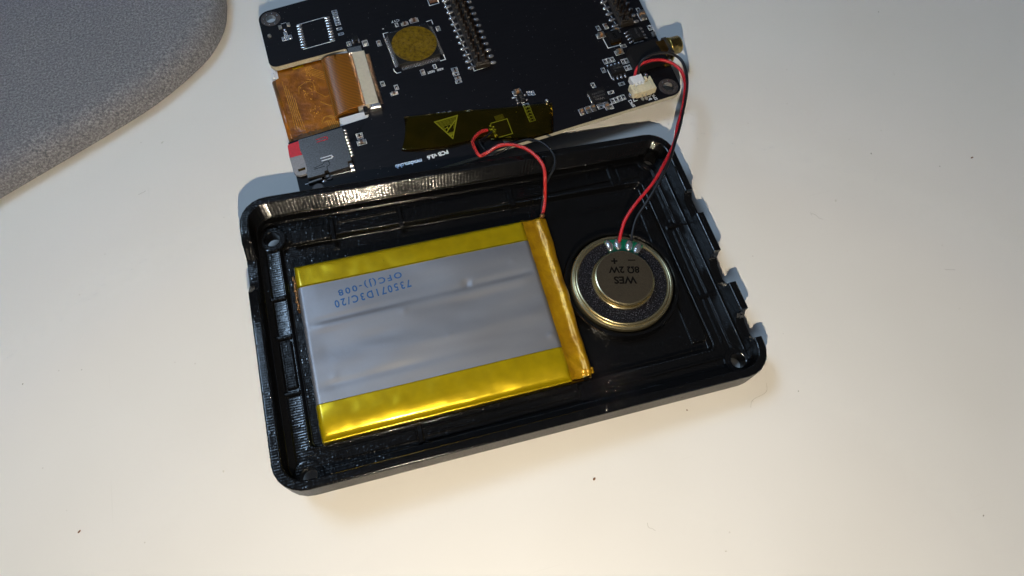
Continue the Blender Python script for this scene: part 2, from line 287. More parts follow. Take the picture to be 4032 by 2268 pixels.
def mat_amber():
    t = NT('amber_polyimide'); f = t.noise(0.22, 4)
    t.set(Base_Color=t.ramp(f, [(0.3, (0.36, 0.17, 0.002)), (0.72, (0.60, 0.34, 0.004))]), Metallic=0.4, Roughness=0.36, Coat_Weight=0.25, Coat_Roughness=0.25)
    t.bump(t.noise(0.4, 2), 1.0, 0.35); M['amber'] = t.m
mat_amber()
def mat_dot():
    t = NT('mottled_polyimide_dot'); f = t.noise(0.75, 6, rough=0.7)
    v = t.n('ShaderNodeTexVoronoi', feature='DISTANCE_TO_EDGE'); v.inputs['Scale'].default_value = 1.3; t.l(t.co.outputs['Object'], v.inputs['Vector'])
    cr = t.math('LESS_THAN', v.outputs['Distance'], 0.05)
    cr = t.math('MULTIPLY', cr, t.math('GREATER_THAN', t.noise(0.3, 2), 0.52))
    c = t.ramp(f, [(0.36, (0.085, 0.045, 0.001)), (0.58, (0.25, 0.155, 0.003))])
    t.set(Base_Color=t.mix(t.math('MULTIPLY', cr, 0.6), c, (0.30, 0.19, 0.05)), Roughness=0.33, Metallic=0.25); t.bump(f, 1.0, 0.05); M['dot'] = t.m
mat_dot()
def mat_film(name, tint, gloss=0.06):
    t = NT(name); nt = t.t; nt.nodes.remove(t.b)
    tr = t.n('ShaderNodeBsdfTransparent'); gl = t.n('ShaderNodeBsdfGlossy'); mx_ = t.n('ShaderNodeMixShader'); df = t.n('ShaderNodeBsdfDiffuse')
    m2 = t.n('ShaderNodeMixShader')
    tr.inputs[0].default_value = (*tint, 1); gl.inputs[0].default_value = (1, 0.85, 0.5, 1); gl.inputs['Roughness'].default_value = 0.05
    df.inputs[0].default_value = (0.20, 0.12, 0.015, 1)
    b = t.n('ShaderNodeBump'); b.inputs['Distance'].default_value = 0.25; t.l(t.noise(0.35, 3), b.inputs['Height']); t.l(b.outputs[0], gl.inputs['Normal'])
    f = t.n('ShaderNodeFresnel'); f.inputs[0].default_value = 1.35
    t.l(tr.outputs[0], m2.inputs[1]); t.l(df.outputs[0], m2.inputs[2])
    t.l(t.ramp(t.noise(0.16, 5), [(0.45, (0.012,) * 3), (0.85, (0.05,) * 3)]), m2.inputs[0])
    t.l(f.outputs[0], mx_.inputs[0]); t.l(m2.outputs[0], mx_.inputs[1]); t.l(gl.outputs[0], mx_.inputs[2]); t.l(mx_.outputs[0], t.o.inputs[0])
    M[name] = t.m
mat_film('film', (0.99, 0.915, 0.42))
def mat_flex():
    t = NT('orange_flex_film'); f = t.noise(0.25, 4)
    fine = t.n('ShaderNodeTexChecker'); fine.inputs['Scale'].default_value = 3.0; t.l(t.map((1, 1, 1), (0, 0, 0.78)), fine.inputs['Vector'])
    c = t.ramp(f, [(0.35, (0.20, 0.060, 0.001)), (0.65, (0.40, 0.135, 0.002))])
    c = t.mix(t.math('MULTIPLY', fine.outputs['Fac'], 0.25), c, (0.07, 0.022, 0.002))
    t.set(Base_Color=c, Roughness=0.30, Coat_Weight=0.5, Coat_Roughness=0.12); t.bump(f, 1.0, 0.5); M['flex'] = t.m
    t = NT('orange_flex_band')
    wv = t.n('ShaderNodeTexWave', wave_type='BANDS', bands_direction='Y'); wv.inputs['Scale'].default_value = 0.50; wv.inputs['Distortion'].default_value = 0.0
    t.l(t.co.outputs['Object'], wv.inputs['Vector'])
    c = t.mix(t.ramp(wv.outputs['Fac'], [(0.2, (0, 0, 0)), (0.7, (1, 1, 1))]), (0.12, 0.042, 0.008), (0.34, 0.13, 0.010))
    t.set(Base_Color=c, Roughness=0.3); t.bump(wv.outputs['Fac'], 1.0, 0.06); M['band'] = t.m
    simple('trace', (0.85, 0.42, 0.07), 0.25, 0.3)
mat_flex()
def mat_pad_felt():
    t = NT('grey_heather_felt')
    a = t.noise(1.45, 5, rough=0.75); b = t.noise(0.10, 3)
    c = t.ramp(a, [(0.36, (0.10, 0.103, 0.12)), (0.50, (0.215, 0.217, 0.238)), (0.64, (0.41, 0.41, 0.43))])
    c = t.mix(t.ramp(b, [(0.35, (0, 0, 0)), (0.65, (0.25, 0.25, 0.25))]), c, (0.18, 0.185, 0.215))
    t.set(Base_Color=c, Roughness=0.95, Sheen_Weight=0.25, Sheen_Roughness=0.5, Specular_IOR_Level=0.1)
    t.bump(t.noise(2.2, 3), 1.0, 0.5); M['felt'] = t.m
mat_pad_felt()
def lerp(a, b, t): return tuple(x + (y - x) * t for x, y in zip(a, b))
# ------------------------------------------------------------------ mesh helpers
class MB:
    def __init__(s): s.v = []; s.f = []; s.m = []; s.s = []
    def add(s, vs, fs, m=0, sm=False):
        o = len(s.v); s.v += [tuple(v) for v in vs]
        for f in fs: s.f.append(tuple(i + o for i in f)); s.m.append(m); s.s.append(sm)
        return s
    def box(s, c, d, rot=0.0, m=0, ch=0.0):
        x, y, z = (v / 2 for v in d); c_, s_ = math.cos(rot), math.sin(rot)
        if ch <= 0:
            L = [(-x, -y, -z), (x, -y, -z), (x, y, -z), (-x, y, -z), (-x, -y, z), (x, -y, z), (x, y, z), (-x, y, z)]
            F = [(0, 3, 2, 1), (4, 5, 6, 7), (0, 1, 5, 4), (1, 2, 6, 5), (2, 3, 7, 6), (3, 0, 4, 7)]
        else:
            k = ch
            L = []
            for (zz, i) in ((-z, 0), (z - k, 0), (z, k)):
                L += [(-x + i, -y + i, zz), (x - i, -y + i, zz), (x - i, y - i, zz), (-x + i, y - i, zz)]
            F = [(0, 3, 2, 1), (8, 9, 10, 11)]
            for b in (0, 4):
                for i in range(4):
                    j = (i + 1) % 4; F.append((b + i, b + j, b + 4 + j, b + 4 + i))
        return s.add([(c[0] + a * c_ - b * s_, c[1] + a * s_ + b * c_, c[2] + e) for a, b, e in L], F, m)
    def prism(s, poly, z0, z1, m=0, sides=None):
        n = len(poly)
        ar = sum(poly[i][0] * poly[(i + 1) % n][1] - poly[(i + 1) % n][0] * poly[i][1] for i in range(n))
        if ar < 0: poly = poly[::-1]
        s.add([(p[0], p[1], z0) for p in poly] + [(p[0], p[1], z1) for p in poly], [tuple(range(n))[::-1], tuple(range(n, 2 * n))], m)
        o = len(s.v) - 2 * n
        for i in range(n):
            j = (i + 1) % n; s.f.append((o + i, o + j, o + n + j, o + n + i)); s.m.append(m if sides is None else sides); s.s.append(False)
        return s
    def line(s, pts, wd, z, m=0):
        for (a, b) in zip(pts, pts[1:]):
            dx, dy = b[0] - a[0], b[1] - a[1]; L = math.hypot(dx, dy) or 1e-6
            ux, uy = dx / L * wd / 2, dy / L * wd / 2
            s.add([(a[0] - ux + uy, a[1] - uy - ux, z), (b[0] + ux + uy, b[1] + uy - ux, z), (b[0] + ux - uy, b[1] + uy + ux, z), (a[0] - ux - uy, a[1] - uy + ux, z)], [(0, 1, 2, 3)], m)
            z += 0.0007
        return s
    def tube(s, pts, r, n=12, m=0, cap=True):
        P = [Vector(p) for p in pts]; rings = []; up = Vector((0.1, 0.2, 1)).normalized(); base = len(s.v)
        for i, p in enumerate(P):
            t = (P[min(i + 1, len(P) - 1)] - P[max(i - 1, 0)]).normalized()
            a = (up - t * up.dot(t)).normalized(); b = t.cross(a); up = a
            rr = r[i] if isinstance(r, (list, tuple)) else r
            s.v += [tuple(p + a * (rr * math.cos(k * 2 * math.pi / n)) + b * (rr * math.sin(k * 2 * math.pi / n))) for k in range(n)]
        for i in range(len(P) - 1):
            for k in range(n):
                k2 = (k + 1) % n; a = base + i * n
                s.f.append((a + k, a + k2, a + n + k2, a + n + k)); s.m.append(m); s.s.append(True)
        if cap:
            s.f.append(tuple(base + k for k in range(n))[::-1]); s.m.append(m); s.s.append(False)
            e = base + (len(P) - 1) * n; s.f.append(tuple(e + k for k in range(n))); s.m.append(m); s.s.append(False)
        return s
    def lathe(s, prof, c=(0, 0), n=64, mats=None, m=0, a0=0.0, a1=2 * math.pi):
        full = abs(a1 - a0 - 2 * math.pi) < 1e-6; k = n if full else n + 1
        for i, ((r0, z0), (r1_, z1)) in enumerate(zip(prof, prof[1:])):
            vs = []
            for j in range(k):
                a = a0 + (a1 - a0) * j / n
                vs += [(c[0] + r0 * math.cos(a), c[1] + r0 * math.sin(a), z0), (c[0] + r1_ * math.cos(a), c[1] + r1_ * math.sin(a), z1)]
            fs = [(2 * j, 2 * ((j + 1) % k), 2 * ((j + 1) % k) + 1, 2 * j + 1) for j in range(n)]
            s.add(vs, fs, mats[i] if mats else m, True)
        return s
    def blob(s, c, r, m=0, n=12, rot=0.0, half=False):
        vs = []; fs = []; R = 6; c_, s_ = math.cos(rot), math.sin(rot)
        for i in range(R + 1):
            th = (math.pi / 2 if half else math.pi) * i / R
            for k in range(n):
                a = 2 * math.pi * k / n; x = r[0] * math.sin(th) * math.cos(a); y = r[1] * math.sin(th) * math.sin(a)
                vs.append((c[0] + x * c_ - y * s_, c[1] + x * s_ + y * c_, c[2] + r[2] * math.cos(th)))
        for i in range(R):
            for k in range(n):
                fs.append((i * n + k, (i + 1) * n + k, (i + 1) * n + (k + 1) % n, i * n + (k + 1) % n))
        return s.add(vs, fs, m, True)
    def build(s, name, mats, parent=None, recalc=True, weld=False, loc=None):
        me = bpy.data.meshes.new(name); me.from_pydata(s.v, [], s.f)
        for mt in (mats if isinstance(mats, (list, tuple)) else [mats]): me.materials.append(M[mt])
        for p, mi, sm in zip(me.polygons, s.m, s.s): p.material_index = mi; p.use_smooth = sm
        if recalc or weld:
            b = bmesh.new(); b.from_mesh(me)
            if weld: bmesh.ops.remove_doubles(b, verts=b.verts, dist=1e-4)
            if recalc: bmesh.ops.recalc_face_normals(b, faces=b.faces)
            b.to_mesh(me); b.free()
        me.update()
        o = bpy.data.objects.new(name, me); C.objects.link(o)
        if parent: o.parent = parent
        if loc: o.location = loc
        return o
def tag(o, label=None, cat=None, group=None, kind=None):
    if label: o['label'] = label
    if cat: o['category'] = cat
    if group: o['group'] = group
    if kind: o['kind'] = kind
    return o
def empty(name, loc=(0, 0, 0), rot=(0, 0, 0)):
    o = bpy.data.objects.new(name, None); C.objects.link(o); o.location = loc; o.rotation_euler = rot; o.empty_display_size = 3; return o
def inst(src, parent, loc, rz=0.0, name=None):
    c = src.copy(); C.objects.link(c); c.parent = parent; c.location = loc; c.rotation_euler = (0, 0, rz); return c
def smooth_path(P, k=6):
    out = []; P = [tuple(p) for p in P]
    Q = [P[0]] + P + [P[-1]]
    for i in range(1, len(Q) - 2):
        a, b, c, d = Q[i - 1], Q[i], Q[i + 1], Q[i + 2]
        for j in range(k):
            t = j / k
            out.append(tuple(0.5 * (2 * b[n] + (c[n] - a[n]) * t + (2 * a[n] - 5 * b[n] + 4 * c[n] - d[n]) * t * t + (3 * b[n] - a[n] - 3 * c[n] + d[n]) * t ** 3) for n in range(len(b))))
    out.append(P[-1]); return out
def arc_poly(pts, rads, n=6):
    out = []; N_ = len(pts)
    for i in range(N_):
        p = Vector(pts[i]).to_2d(); a = (Vector(pts[i - 1]).to_2d() - p); b = (Vector(pts[(i + 1) % N_]).to_2d() - p)
        r = rads[i] if isinstance(rads, (list, tuple)) else rads
        if r <= 0: out.append((p.x, p.y)); continue
        a.normalize(); b.normalize(); ang = a.angle(b); d = r / math.tan(ang / 2)
        bis = (a + b).normalized(); cen = p + bis * (r / math.sin(ang / 2)); s0 = p + a * d - cen; s1 = p + b * d - cen
        a0 = math.atan2(s0.y, s0.x); a1 = math.atan2(s1.y, s1.x); da = (a1 - a0 + math.pi) % (2 * math.pi) - math.pi
        for k in range(n + 1):
            t = a0 + da * k / n; out.append((cen.x + r * math.cos(t), cen.y + r * math.sin(t)))
    return out
def text(s, cx, cy, wd, ht, rot, z, mt, parent, name='printed_text', bold=0.0, space=1.0):
    cu = bpy.data.curves.new('txt', 'FONT'); cu.body = s; cu.space_character = space; cu.size = 1.0; cu.resolution_u = 3; cu.offset = bold
    o = bpy.data.objects.new('txt', cu); C.objects.link(o)
    me = bpy.data.meshes.new_from_object(o.evaluated_get(bpy.context.evaluated_depsgraph_get()))
    bpy.data.objects.remove(o, do_unlink=True); bpy.data.curves.remove(cu)
    xs = [v.co.x for v in me.vertices]; ys = [v.co.y for v in me.vertices]
    x0, x1, y0, y1 = min(xs), max(xs), min(ys), max(ys); c_, s_ = math.cos(rot), math.sin(rot)
    for v in me.vertices:
        a = ((v.co.x - x0) / (x1 - x0) - 0.5) * wd; b = ((v.co.y - y0) / max(y1 - y0, 1e-6) - 0.5) * ht
        v.co = (cx + a * c_ - b * s_, cy + a * s_ + b * c_, z)
    me.materials.clear(); me.materials.append(M[mt])
    o = bpy.data.objects.new(name, me); C.objects.link(o); o.parent = parent; o.data.name = name
    return o
# ------------------------------------------------------------------ table
mb = MB(); mb.box((80, 40, -10), (1400, 1100, 20), 0, 0, 1.5)
tag(mb.build('table_top', 'table'), kind='structure')
# ------------------------------------------------------------------ grey felt pad
def felt_pad():
    out = [(-62, 121.5)] + []
    P = PT['felt']
    ring = smooth_path(P + [(0, 200), (-8, 222), (-30, 242), (-60, 250), (-120, 235), (-160, 180), (-150, 118), (-118, 98), (-92, 107)] + [P[0]], 5)[:-1]
    o = empty('felt_pad', (-75, 160, 0)); tag(o, 'thick grey heathered felt pad with rounded edge at the top left of the table', 'felt pad')
    n = len(ring); cx, cy = -75, 170
    m = MB(); prof = [(1.2, 0.0), (0.3, 0.9), (0, 2.5), (0.2, 4.2), (1.0, 6.0), (2.4, 7.4), (4.4, 8.3), (7.0, 8.8), (12, 9.0)]
    loops = []
    for off, z in prof:
        lp = []
        for i in range(n):
            a = Vector(ring[i - 1]); b = Vector(ring[(i + 1) % n]); t = (b - a).normalized(); nr = Vector((-t.y, t.x))
            lp.append((ring[i][0] + nr.x * off + 75, ring[i][1] + nr.y * off - 160, z))
        loops.append(lp)
    vs = [v for l in loops for v in l]; fs = []
    for k in range(len(loops) - 1):
        for i in range(n):
            j = (i + 1) % n; fs.append((k * n + i, k * n + j, (k + 1) * n + j, (k + 1) * n + i))
    m.add(vs, fs, 0, True)
    m.add([], [], 0); base = (len(loops) - 1) * n
    m.f.append(tuple(base + i for i in range(n))); m.m.append(0); m.s.append(True)
    m.f.append(tuple(range(n))[::-1]); m.m.append(0); m.s.append(False)
    m.build('felt_body', 'felt', o)
felt_pad()
# ------------------------------------------------------------------ printed case
CM = (Matrix.Translation((0, 0, CASE['z0'])) @ Matrix.Rotation(CASE['tx'], 4, 'X') @ Matrix.Rotation(CASE['ty'], 4, 'Y'))
CQ = list(PT['rimq']); CQ[1] = (135.3, CQ[1][1] - 0.8)
CH = CASE['h']
def case_loop(offs, z, n=6):
    l, r, t, b = offs if isinstance(offs, tuple) else (offs,) * 4
    q = [(CQ[0][0] + l, CQ[0][1] + b), (CQ[1][0] - r, CQ[1][1] + b), (CQ[2][0] - r, CQ[2][1] - t), (CQ[3][0] + l, CQ[3][1] - t)]
    mo = max(l, r, t, b); rad = max(8.2 - mo, 1.6)
    P = arc_poly(q, rad, n); out = []
    for k, (p, r_) in enumerate(zip(P, P[1:] + P[:1])):
        out.append(p); dl = math.hypot(r_[0] - p[0], r_[1] - p[1])
        if k % (n + 1) == n:                             # straight side: guard points keep the shading flat
            for t in (0.6 / dl, 0.25, 0.5, 0.75, 1 - 0.6 / dl): out.append(lerp(p, r_, t))
    return [(x, y, z) for x, y in out]
def make_case():
    root = empty('printed_case'); root.matrix_world = CM
    tag(root, 'open black 3D-printed enclosure tray with notched right wall holding battery and speaker', 'case')
    L = [case_loop(2.4, 0.0), case_loop(1.2, 0.35), case_loop(0.4, 1.2), case_loop(0.05, 2.4)]
    z = 2.4
    while z < CH - 0.9:
        L += [case_loop(0.0, z + 0.2), case_loop(0.06, z + 0.42)]; z += 0.55
    L += [case_loop(0.0, CH - 0.5), case_loop(0.15, CH - 0.12), case_loop(0.5, CH), case_loop(0.62, CH), case_loop(2.08, CH), case_loop(2.2, CH), case_loop(2.5, CH - 0.2)]
    z = CH - 0.4; p = 0.66; a = 0.17
    while z > 4.9:
        for k in range(6):
            w_ = math.cos(2 * math.pi * k / 6) - 1; L.append(case_loop((2.62 + 0.04 * w_, 2.62 + 0.03 * w_, 2.62 + a * w_, 2.62 + 0.08 * w_), z - p * k / 6))
        z -= p
    def T(o, e): return tuple(v + e for v in o)
    A_, B_, C_, D_ = (4.6, 6.2, 4.9, 5.6), (8.2, 10.6, 11.6, 11.2), (8.5, 10.9, 11.9, 11.5), (9.1, 11.9, 12.8, 12.0)
    L += [case_loop(2.7, 4.55), case_loop(2.75, 4.4), case_loop(2.95, 4.24), case_loop(3.15, 4.22), case_loop(T(A_, -0.12), 4.2), case_loop(A_, 4.18), case_loop(T(A_, 0.08), 4.05),
          case_loop(T(A_, 0.2), 3.75), case_loop(T(A_, 0.3), 3.7), case_loop(T(A_, 0.45), 3.7), case_loop(T(B_, -0.15), 3.7), case_loop(B_, 3.72), case_loop(T(B_, 0.1), 3.93), case_loop(T(B_, 0.2), 3.95),
          case_loop(C_, 3.95), case_loop(T(C_, 0.2), 3.93), case_loop(T(C_, 0.3), 3.8), case_loop(T(D_, 0.0), 2.2), case_loop(T(D_, 0.12), 2.03), case_loop(T(D_, 0.3), 2.0), case_loop(T(D_, 0.55), 2.0)]
    n = len(L[0]); vs = [v for l in L for v in l]; fs = []
    for k in range(len(L) - 1):
        for i in range(n):
            j = (i + 1) % n; fs.append((k * n + i, k * n + j, (k + 1) * n + j, (k + 1) * n + i))
    m = MB(); m.add(vs, fs, 0, True); m.f.append(tuple(range(n))[::-1]); m.m.append(0); m.s.append(False)
    b = (len(L) - 1) * n; m.f.append(tuple(b + i for i in range(n))); m.m.append(0); m.s.append(False)
    shell = m.build('shell', 'plastic', root)
    cut = MB()
    for (x, y) in PT['chole']:
        cut.tube([(x, y, -2), (x, y, 8)], 2.25, 20)
    # openings in the right wall: a slot and two round ports, and the worn dip in the left wall
    c = PT['ccut']
    y0, y1 = c[3][1] , c[2][1]
    def xprism(prof, x0, x1):
        prof = [(a_ + random.uniform(-.22, .22), b_ + (random.uniform(-.25, .25) if b_ < CH else 0)) for a_, b_ in prof]
        k = len(prof); cut.add([(x0, a, b_) for a, b_ in prof] + [(x1, a, b_) for a, b_ in prof], [tuple(range(k)), tuple(range(k, 2 * k))[::-1]] + [(i, i + k, (i + 1) % k + k, (i + 1) % k) for i in range(k)], 0)
    xprism([(y0 + 0.4, CH + 1), (y0 + 0.9, CH - 3.4), (y1 - 1.6, CH - 3.4), (y1 - 0.2, CH - 1.2), (y1 + 0.2, CH + 1)], 131.0, 138)
    for (ya, yb) in ((c[4][1], c[5][1]), (c[6][1], c[7][1])):
        ym = (ya + yb) / 2; rr = abs(ya - yb) / 2 + 0.2
        pr = [(ym + rr * 1.0, CH + 1)] + [(ym + rr * math.cos(t), CH - 2.0 - rr * 0.9 * math.sin(t)) for t in [i * math.pi / 12 for i in range(13)]] + [(ym - rr, CH + 1)]
        xprism(pr, 129.0, 138)
    ya, yb = c[1][1], c[0][1]
    xprism([(ya - 1.5, CH + 1), (ya + 0.5, CH - 1.2), (ya + 3, CH - 3.2), (yb - 4, CH - 3.6), (yb - 1, CH - 1.8), (yb + 1, CH + 1)], -2.0, 4.2)
    cutter = cut.build('cutter', 'plastic')
    cutter.matrix_world = CM
    bpy.context.view_layer.update()
    md = shell.modifiers.new('b', 'BOOLEAN'); md.operation = 'DIFFERENCE'; md.solver = 'EXACT'; md.object = cutter; md.use_self = True
    me = bpy.data.meshes.new_from_object(shell.evaluated_get(bpy.context.evaluated_depsgraph_get()))
    shell.modifiers.clear(); shell.data = me; me.name = 'shell'
    bpy.data.objects.remove(cutter, do_unlink=True)
    bb = bmesh.new(); bb.from_mesh(me)
    for e in bb.edges:
        if len(e.link_faces) == 2 and e.calc_face_angle(0) > 1.1: e.smooth = False
    for f in bb.faces: f.smooth = True
    bb.to_mesh(me); bb.free()
    # screw bosses
    for (x, y) in PT['chole']:
        MB().lathe([(2.25, 3.2), (2.25, 4.4), (2.4, 4.5), (3.7, 4.5), (4.0, 4.45), (4.1, 3.4)], (x, y), 28).build('screw_boss', 'plastic', root)
    # cross ribs on the ledge, top / bottom / sides
    def rib(cx, cy, dx, dy, z=4.1, rot=0.0):
        MB().box((cx, cy, z), (dx, dy, 1.2), rot, 0, 0.3).build('rib', 'plastic', root)
    for x in (24.6, 45.0, 79.8, 113.8): rib(x, 74.6, 1.5, 7.4)
    for x in (82.5, 37.0): rib(x, 8.6, 1.6, 5.2)
    for y in (52.8, 28.0): rib(128.0, y, 6.6, 1.3)
    for y in (56.0, 44.0, 27.6): rib(6.4, y, 4.4, 1.2)
    # raised ledge plates between the ribs
    def plate(x0, x1, y0_, y1_, z=4.0, hh=0.7):
        MB().box(((x0 + x1) / 2, (y0_ + y1_) / 2, z), (x1 - x0, y1_ - y0_, hh), 0, 0, 0.25).build('ledge_plate', 'plastic', root)
    plate(12.5, 23.6, 72.4, 77.2); plate(46.2, 78.6, 72.2, 77.4); plate(116.0, 122.5, 72.4, 77.2, 3.9)
    plate(5.4, 8.0, 29.0, 42.8); plate(16.0, 36.0, 7.2, 10.0, 3.95)
    # long thin print ridges
    def ridge(p, q, wd=0.35, z=4.05, hh=0.35):
        m_ = MB(); a = Vector(p); b_ = Vector(q); d = b_ - a
        m_.box(((p[0] + q[0]) / 2, (p[1] + q[1]) / 2, z), (d.length, wd, hh), math.atan2(d.y, d.x), 0, 0.1).build('print_ridge', 'plastic', root)
    ridge((81, 77.6), (122, 77.9)); ridge((81, 73.0), (113, 73.3)); ridge((115, 73.4), (123, 73.5)); ridge((26, 77.2), (44, 77.4))
    ridge((84, 12.2), (121, 12.6), 0.5, 4.1, 0.5); ridge((84, 8.4), (125, 8.7), 0.7, 4.2, 0.5); ridge((14, 8.0), (81, 8.2), 0.5, 4.1)
    ridge((16, 9.9), (81, 10.1), 0.4, 4.1); ridge((38.5, 6.6), (81, 6.8), 0.3, 4.15)
    for xx in (127.0, 129.4, 124.6): ridge((xx, 13), (xx - 0.6, 51), 0.4, 4.05)
    for xx in (126.6, 129.4): ridge((xx, 54.5), (xx - 0.4, 70), 0.4, 4.05)
    ridge((84, 64.0), (121, 64.3), 0.6, 2.1, 0.35); ridge((84, 65.4), (121, 65.6), 0.3, 2.1, 0.25)
    # smooth strip along the right of the floor
    MB().box((121.3, 38, 2.35), (4.6, 46, 0.7), 0, 0, 0.3).build('floor_strip', 'plastic', root)
    # ring that holds the speaker
    sc = PT['spk_c'][0]
    MB().lathe([(16.0, 2.0), (16.1, 5.2), (16.4, 5.5), (17.1, 5.5), (17.4, 5.1), (17.5, 2.0)], (sc[0] + 0.1, sc[1] + 0.2), 72).build('speaker_ring', 'plastic', root)
    # printing strings and zits
    for k in range(16):
        x, y = random.choice([(random.uniform(100, 118), random.uniform(14, 20)), (random.uniform(90, 118), random.uniform(54, 62)), (random.uniform(125, 130), random.uniform(15, 70)), (random.uniform(14, 80), random.uniform(73, 78))])
        zf = 2.0 if 9 < x < 118 and y < 63 else 3.8
        MB().blob((x, y, zf), (random.uniform(.15, .4), random.uniform(.12, .25), .22), 0, 8, random.uniform(0, 3)).build('plastic_zit', 'plastic', root)
    return root
make_case()
# ------------------------------------------------------------------ battery
def cw(x, y, z=0.0): return CM @ Vector((x, y, z))
def make_battery():
    bx, by = 12.4, (PT['batt'][2][1] + PT['batt'][3][1]) / 2 - 0.3
    root = empty('battery_pack'); root.matrix_world = CM @ Matrix.Translation((bx, by, 2.05))
    tag(root, 'flat silver pouch battery with yellow tape edges and blue digits in the black tray', 'battery')
    W_, H_, T_ = 67.6, PT['batt'][0][1] - by + 1.0, 7.3; Rr = 1.5
    def hgt(x, y):
        d = min(x, W_ - x, y, H_ - y); d = max(d, 0)
        z = T_
        dy = min(y, H_ - y)
        if dy < 6.0: z -= (1.35 if y < H_ / 2 else 0.5) * (1 - dy / 6.0) ** 2
        if d < Rr: z -= Rr - math.sqrt(max(Rr * Rr - (Rr - d) ** 2, 0))
        e = min(1, d / 5)
        def g(c, wd, amp, tilt=0.0): return amp * math.exp(-((y - c - tilt * (x - 34)) / wd) ** 2)
        z += e * (g(33.0, 0.9, -0.30, 0.02) * (0.4 + 0.6 * math.sin(x * 0.07 + 0.6) ** 2) + g(31.2, 1.5, 0.2, 0.02) + g(24.5, 2.2, -0.24, 0.0) * (0.5 + 0.5 * math.sin(x * 0.09)) + g(19.5, 2.2, 0.22, 0.03) * (x / W_)
                  + g(14.5, 1.0, -0.2, 0.02) * (1 if x < 25 else math.exp(-(x - 25) / 9)) + 0.10 * math.sin(x * 0.11 + y * 0.21) + g(41, 3.0, 0.12))
        for (cx, cy, r, am) in ((46.5, 34.2, 1.1, -0.32), (47.6, 33.6, 0.7, 0.27), (27.5, 30, .8, .14), (61, 38, .6, .16), (6, 16, .9, .1), (65.5, 13.5, .7, .3), (38, 20, .5, .1)):
            z += am * math.exp(-(((x - cx) ** 2 + (y - cy) ** 2) / r ** 2))
        return z
    def samples(a, b, full, step):
        out = [a]; v = a
        while v < b - 1e-6:
            dd = min(v, full - v); st = 0.28 if dd < Rr + 0.3 else step
            v = min(v + st, b); out.append(v)
        return out
    def sheet(x0, x1, y0, y1, off, name, mt, skirt=True):
        xs = samples(x0, x1, W_, 0.8); ys = samples(y0, y1, H_, 0.6); nx, ny = len(xs), len(ys)
        def P(x, y, z):
            ox = off if x >= W_ - 0.001 else (-off if x <= 0.001 else 0); oy = off if y >= H_ - 0.001 else (-off if y <= 0.001 else 0)
            return (x + ox, y + oy + 0.009 * (x - 34) * 0, z)
        vs = [P(x, y, hgt(x, y) + off) for y in ys for x in xs]
        fs = [(j * nx + i, j * nx + i + 1, (j + 1) * nx + i + 1, (j + 1) * nx + i) for j in range(ny - 1) for i in range(nx - 1)]
        m = MB(); m.add(vs, fs, 0, True)
        def side(idx):
            o = len(m.v); lo = 0.5 if off else 0.2
            m.v += [(m.v[i][0] * 0.999 + 0.02, m.v[i][1], lo) for i in idx]
            for k in range(len(idx) - 1): m.f.append((idx[k], idx[k + 1], o + k + 1, o + k)); m.m.append(0); m.s.append(True)
        if y0 <= 0: side([i for i in range(nx)])
        if y1 >= H_: side([(ny - 1) * nx + i for i in range(nx)])
        if x0 <= 0: side([j * nx for j in range(ny)])
        if x1 >= W_: side([j * nx + nx - 1 for j in range(ny)])
        if off == 0: m.box((W_ / 2, H_ / 2, 0.15), (W_ - 0.2, H_ - 0.2, 0.3))
        else:
            # free edge of the tape has a thickness
            for (yy, jj) in ((y0, 0), (y1, ny - 1)):
                if 0 < yy < H_:
                    o = len(m.v); m.v += [(xs[i], yy, hgt(xs[i], yy) - 0.02) for i in range(nx)]
                    for i in range(nx - 1): m.f.append((jj * nx + i, jj * nx + i + 1, o + i + 1, o + i)); m.m.append(0); m.s.append(False)
        return m.build(name, mt, root, recalc=False)
    sheet(0, W_, 0, H_, 0.0, 'pouch', 'pouch')
    sheet(0, W_, 0, (PT['batb'][2][1] + PT['batb'][3][1]) / 2 - by, 0.09, 'tape_strip', 'yellow'); sheet(0, W_, (PT['batb'][0][1] + PT['batb'][1][1]) / 2 - by, H_, 0.09, 'tape_strip', 'yellow')
    # sealed end wrapped in amber tape
    m = MB(); nx, ny = 16, 70; vs = []
    for j in range(ny + 1):
        v = j / ny; y = 0.3 + v * 51.4
        x1 = 75.6 - 1.6 * (1 - v) + 0.12 * math.sin(v * 17) + 0.08 * math.sin(v * 41)
        for i in range(nx + 1):
            u = i / nx; x = W_ - 0.25 + u * (x1 - W_ + 0.25)
            if j in (0, ny): pass
            ridge = math.exp(-((u - 0.80 + 0.10 * v) / 0.13) ** 2)
            z = 6.1 - 1.0 * u + 0.95 * ridge * (0.9 + 0.1 * math.sin(v * 23 + 1)) + 0.16 * math.sin(v * 60 + u * 9) * max(0, 1 - v * 3.5) + 0.06 * math.sin(v * 31 - u * 7) + 0.6 * math.exp(-(u / 0.10) ** 2)
            ed = min(v, 1 - v) * 51.4
            if ed < 1.2: z -= 1.6 * (1 - ed / 1.2) ** 2
            if u > 0.93: z -= 2.6 * ((u - 0.93) / 0.07) ** 1.5
            vs.append((x, y, z))
    fs = [(j * (nx + 1) + i, j * (nx + 1) + i + 1, (j + 1) * (nx + 1) + i + 1, (j + 1) * (nx + 1) + i) for j in range(ny) for i in range(nx)]
    m.add(vs, fs, 0, True)
    for idx in ([i for i in range(nx + 1)], [ny * (nx + 1) + i for i in range(nx + 1)], [j * (nx + 1) + nx for j in range(ny + 1)]):
        o = len(m.v); m.v += [(m.v[i][0], m.v[i][1], 0.6) for i in idx]
        for k in range(len(idx) - 1): m.f.append((idx[k], idx[k + 1], o + k + 1, o + k)); m.m.append(0); m.s.append(True)
    m.build('sealed_end', 'amber', root, recalc=False)
    # rough folded edge at the left end
    m = MB()
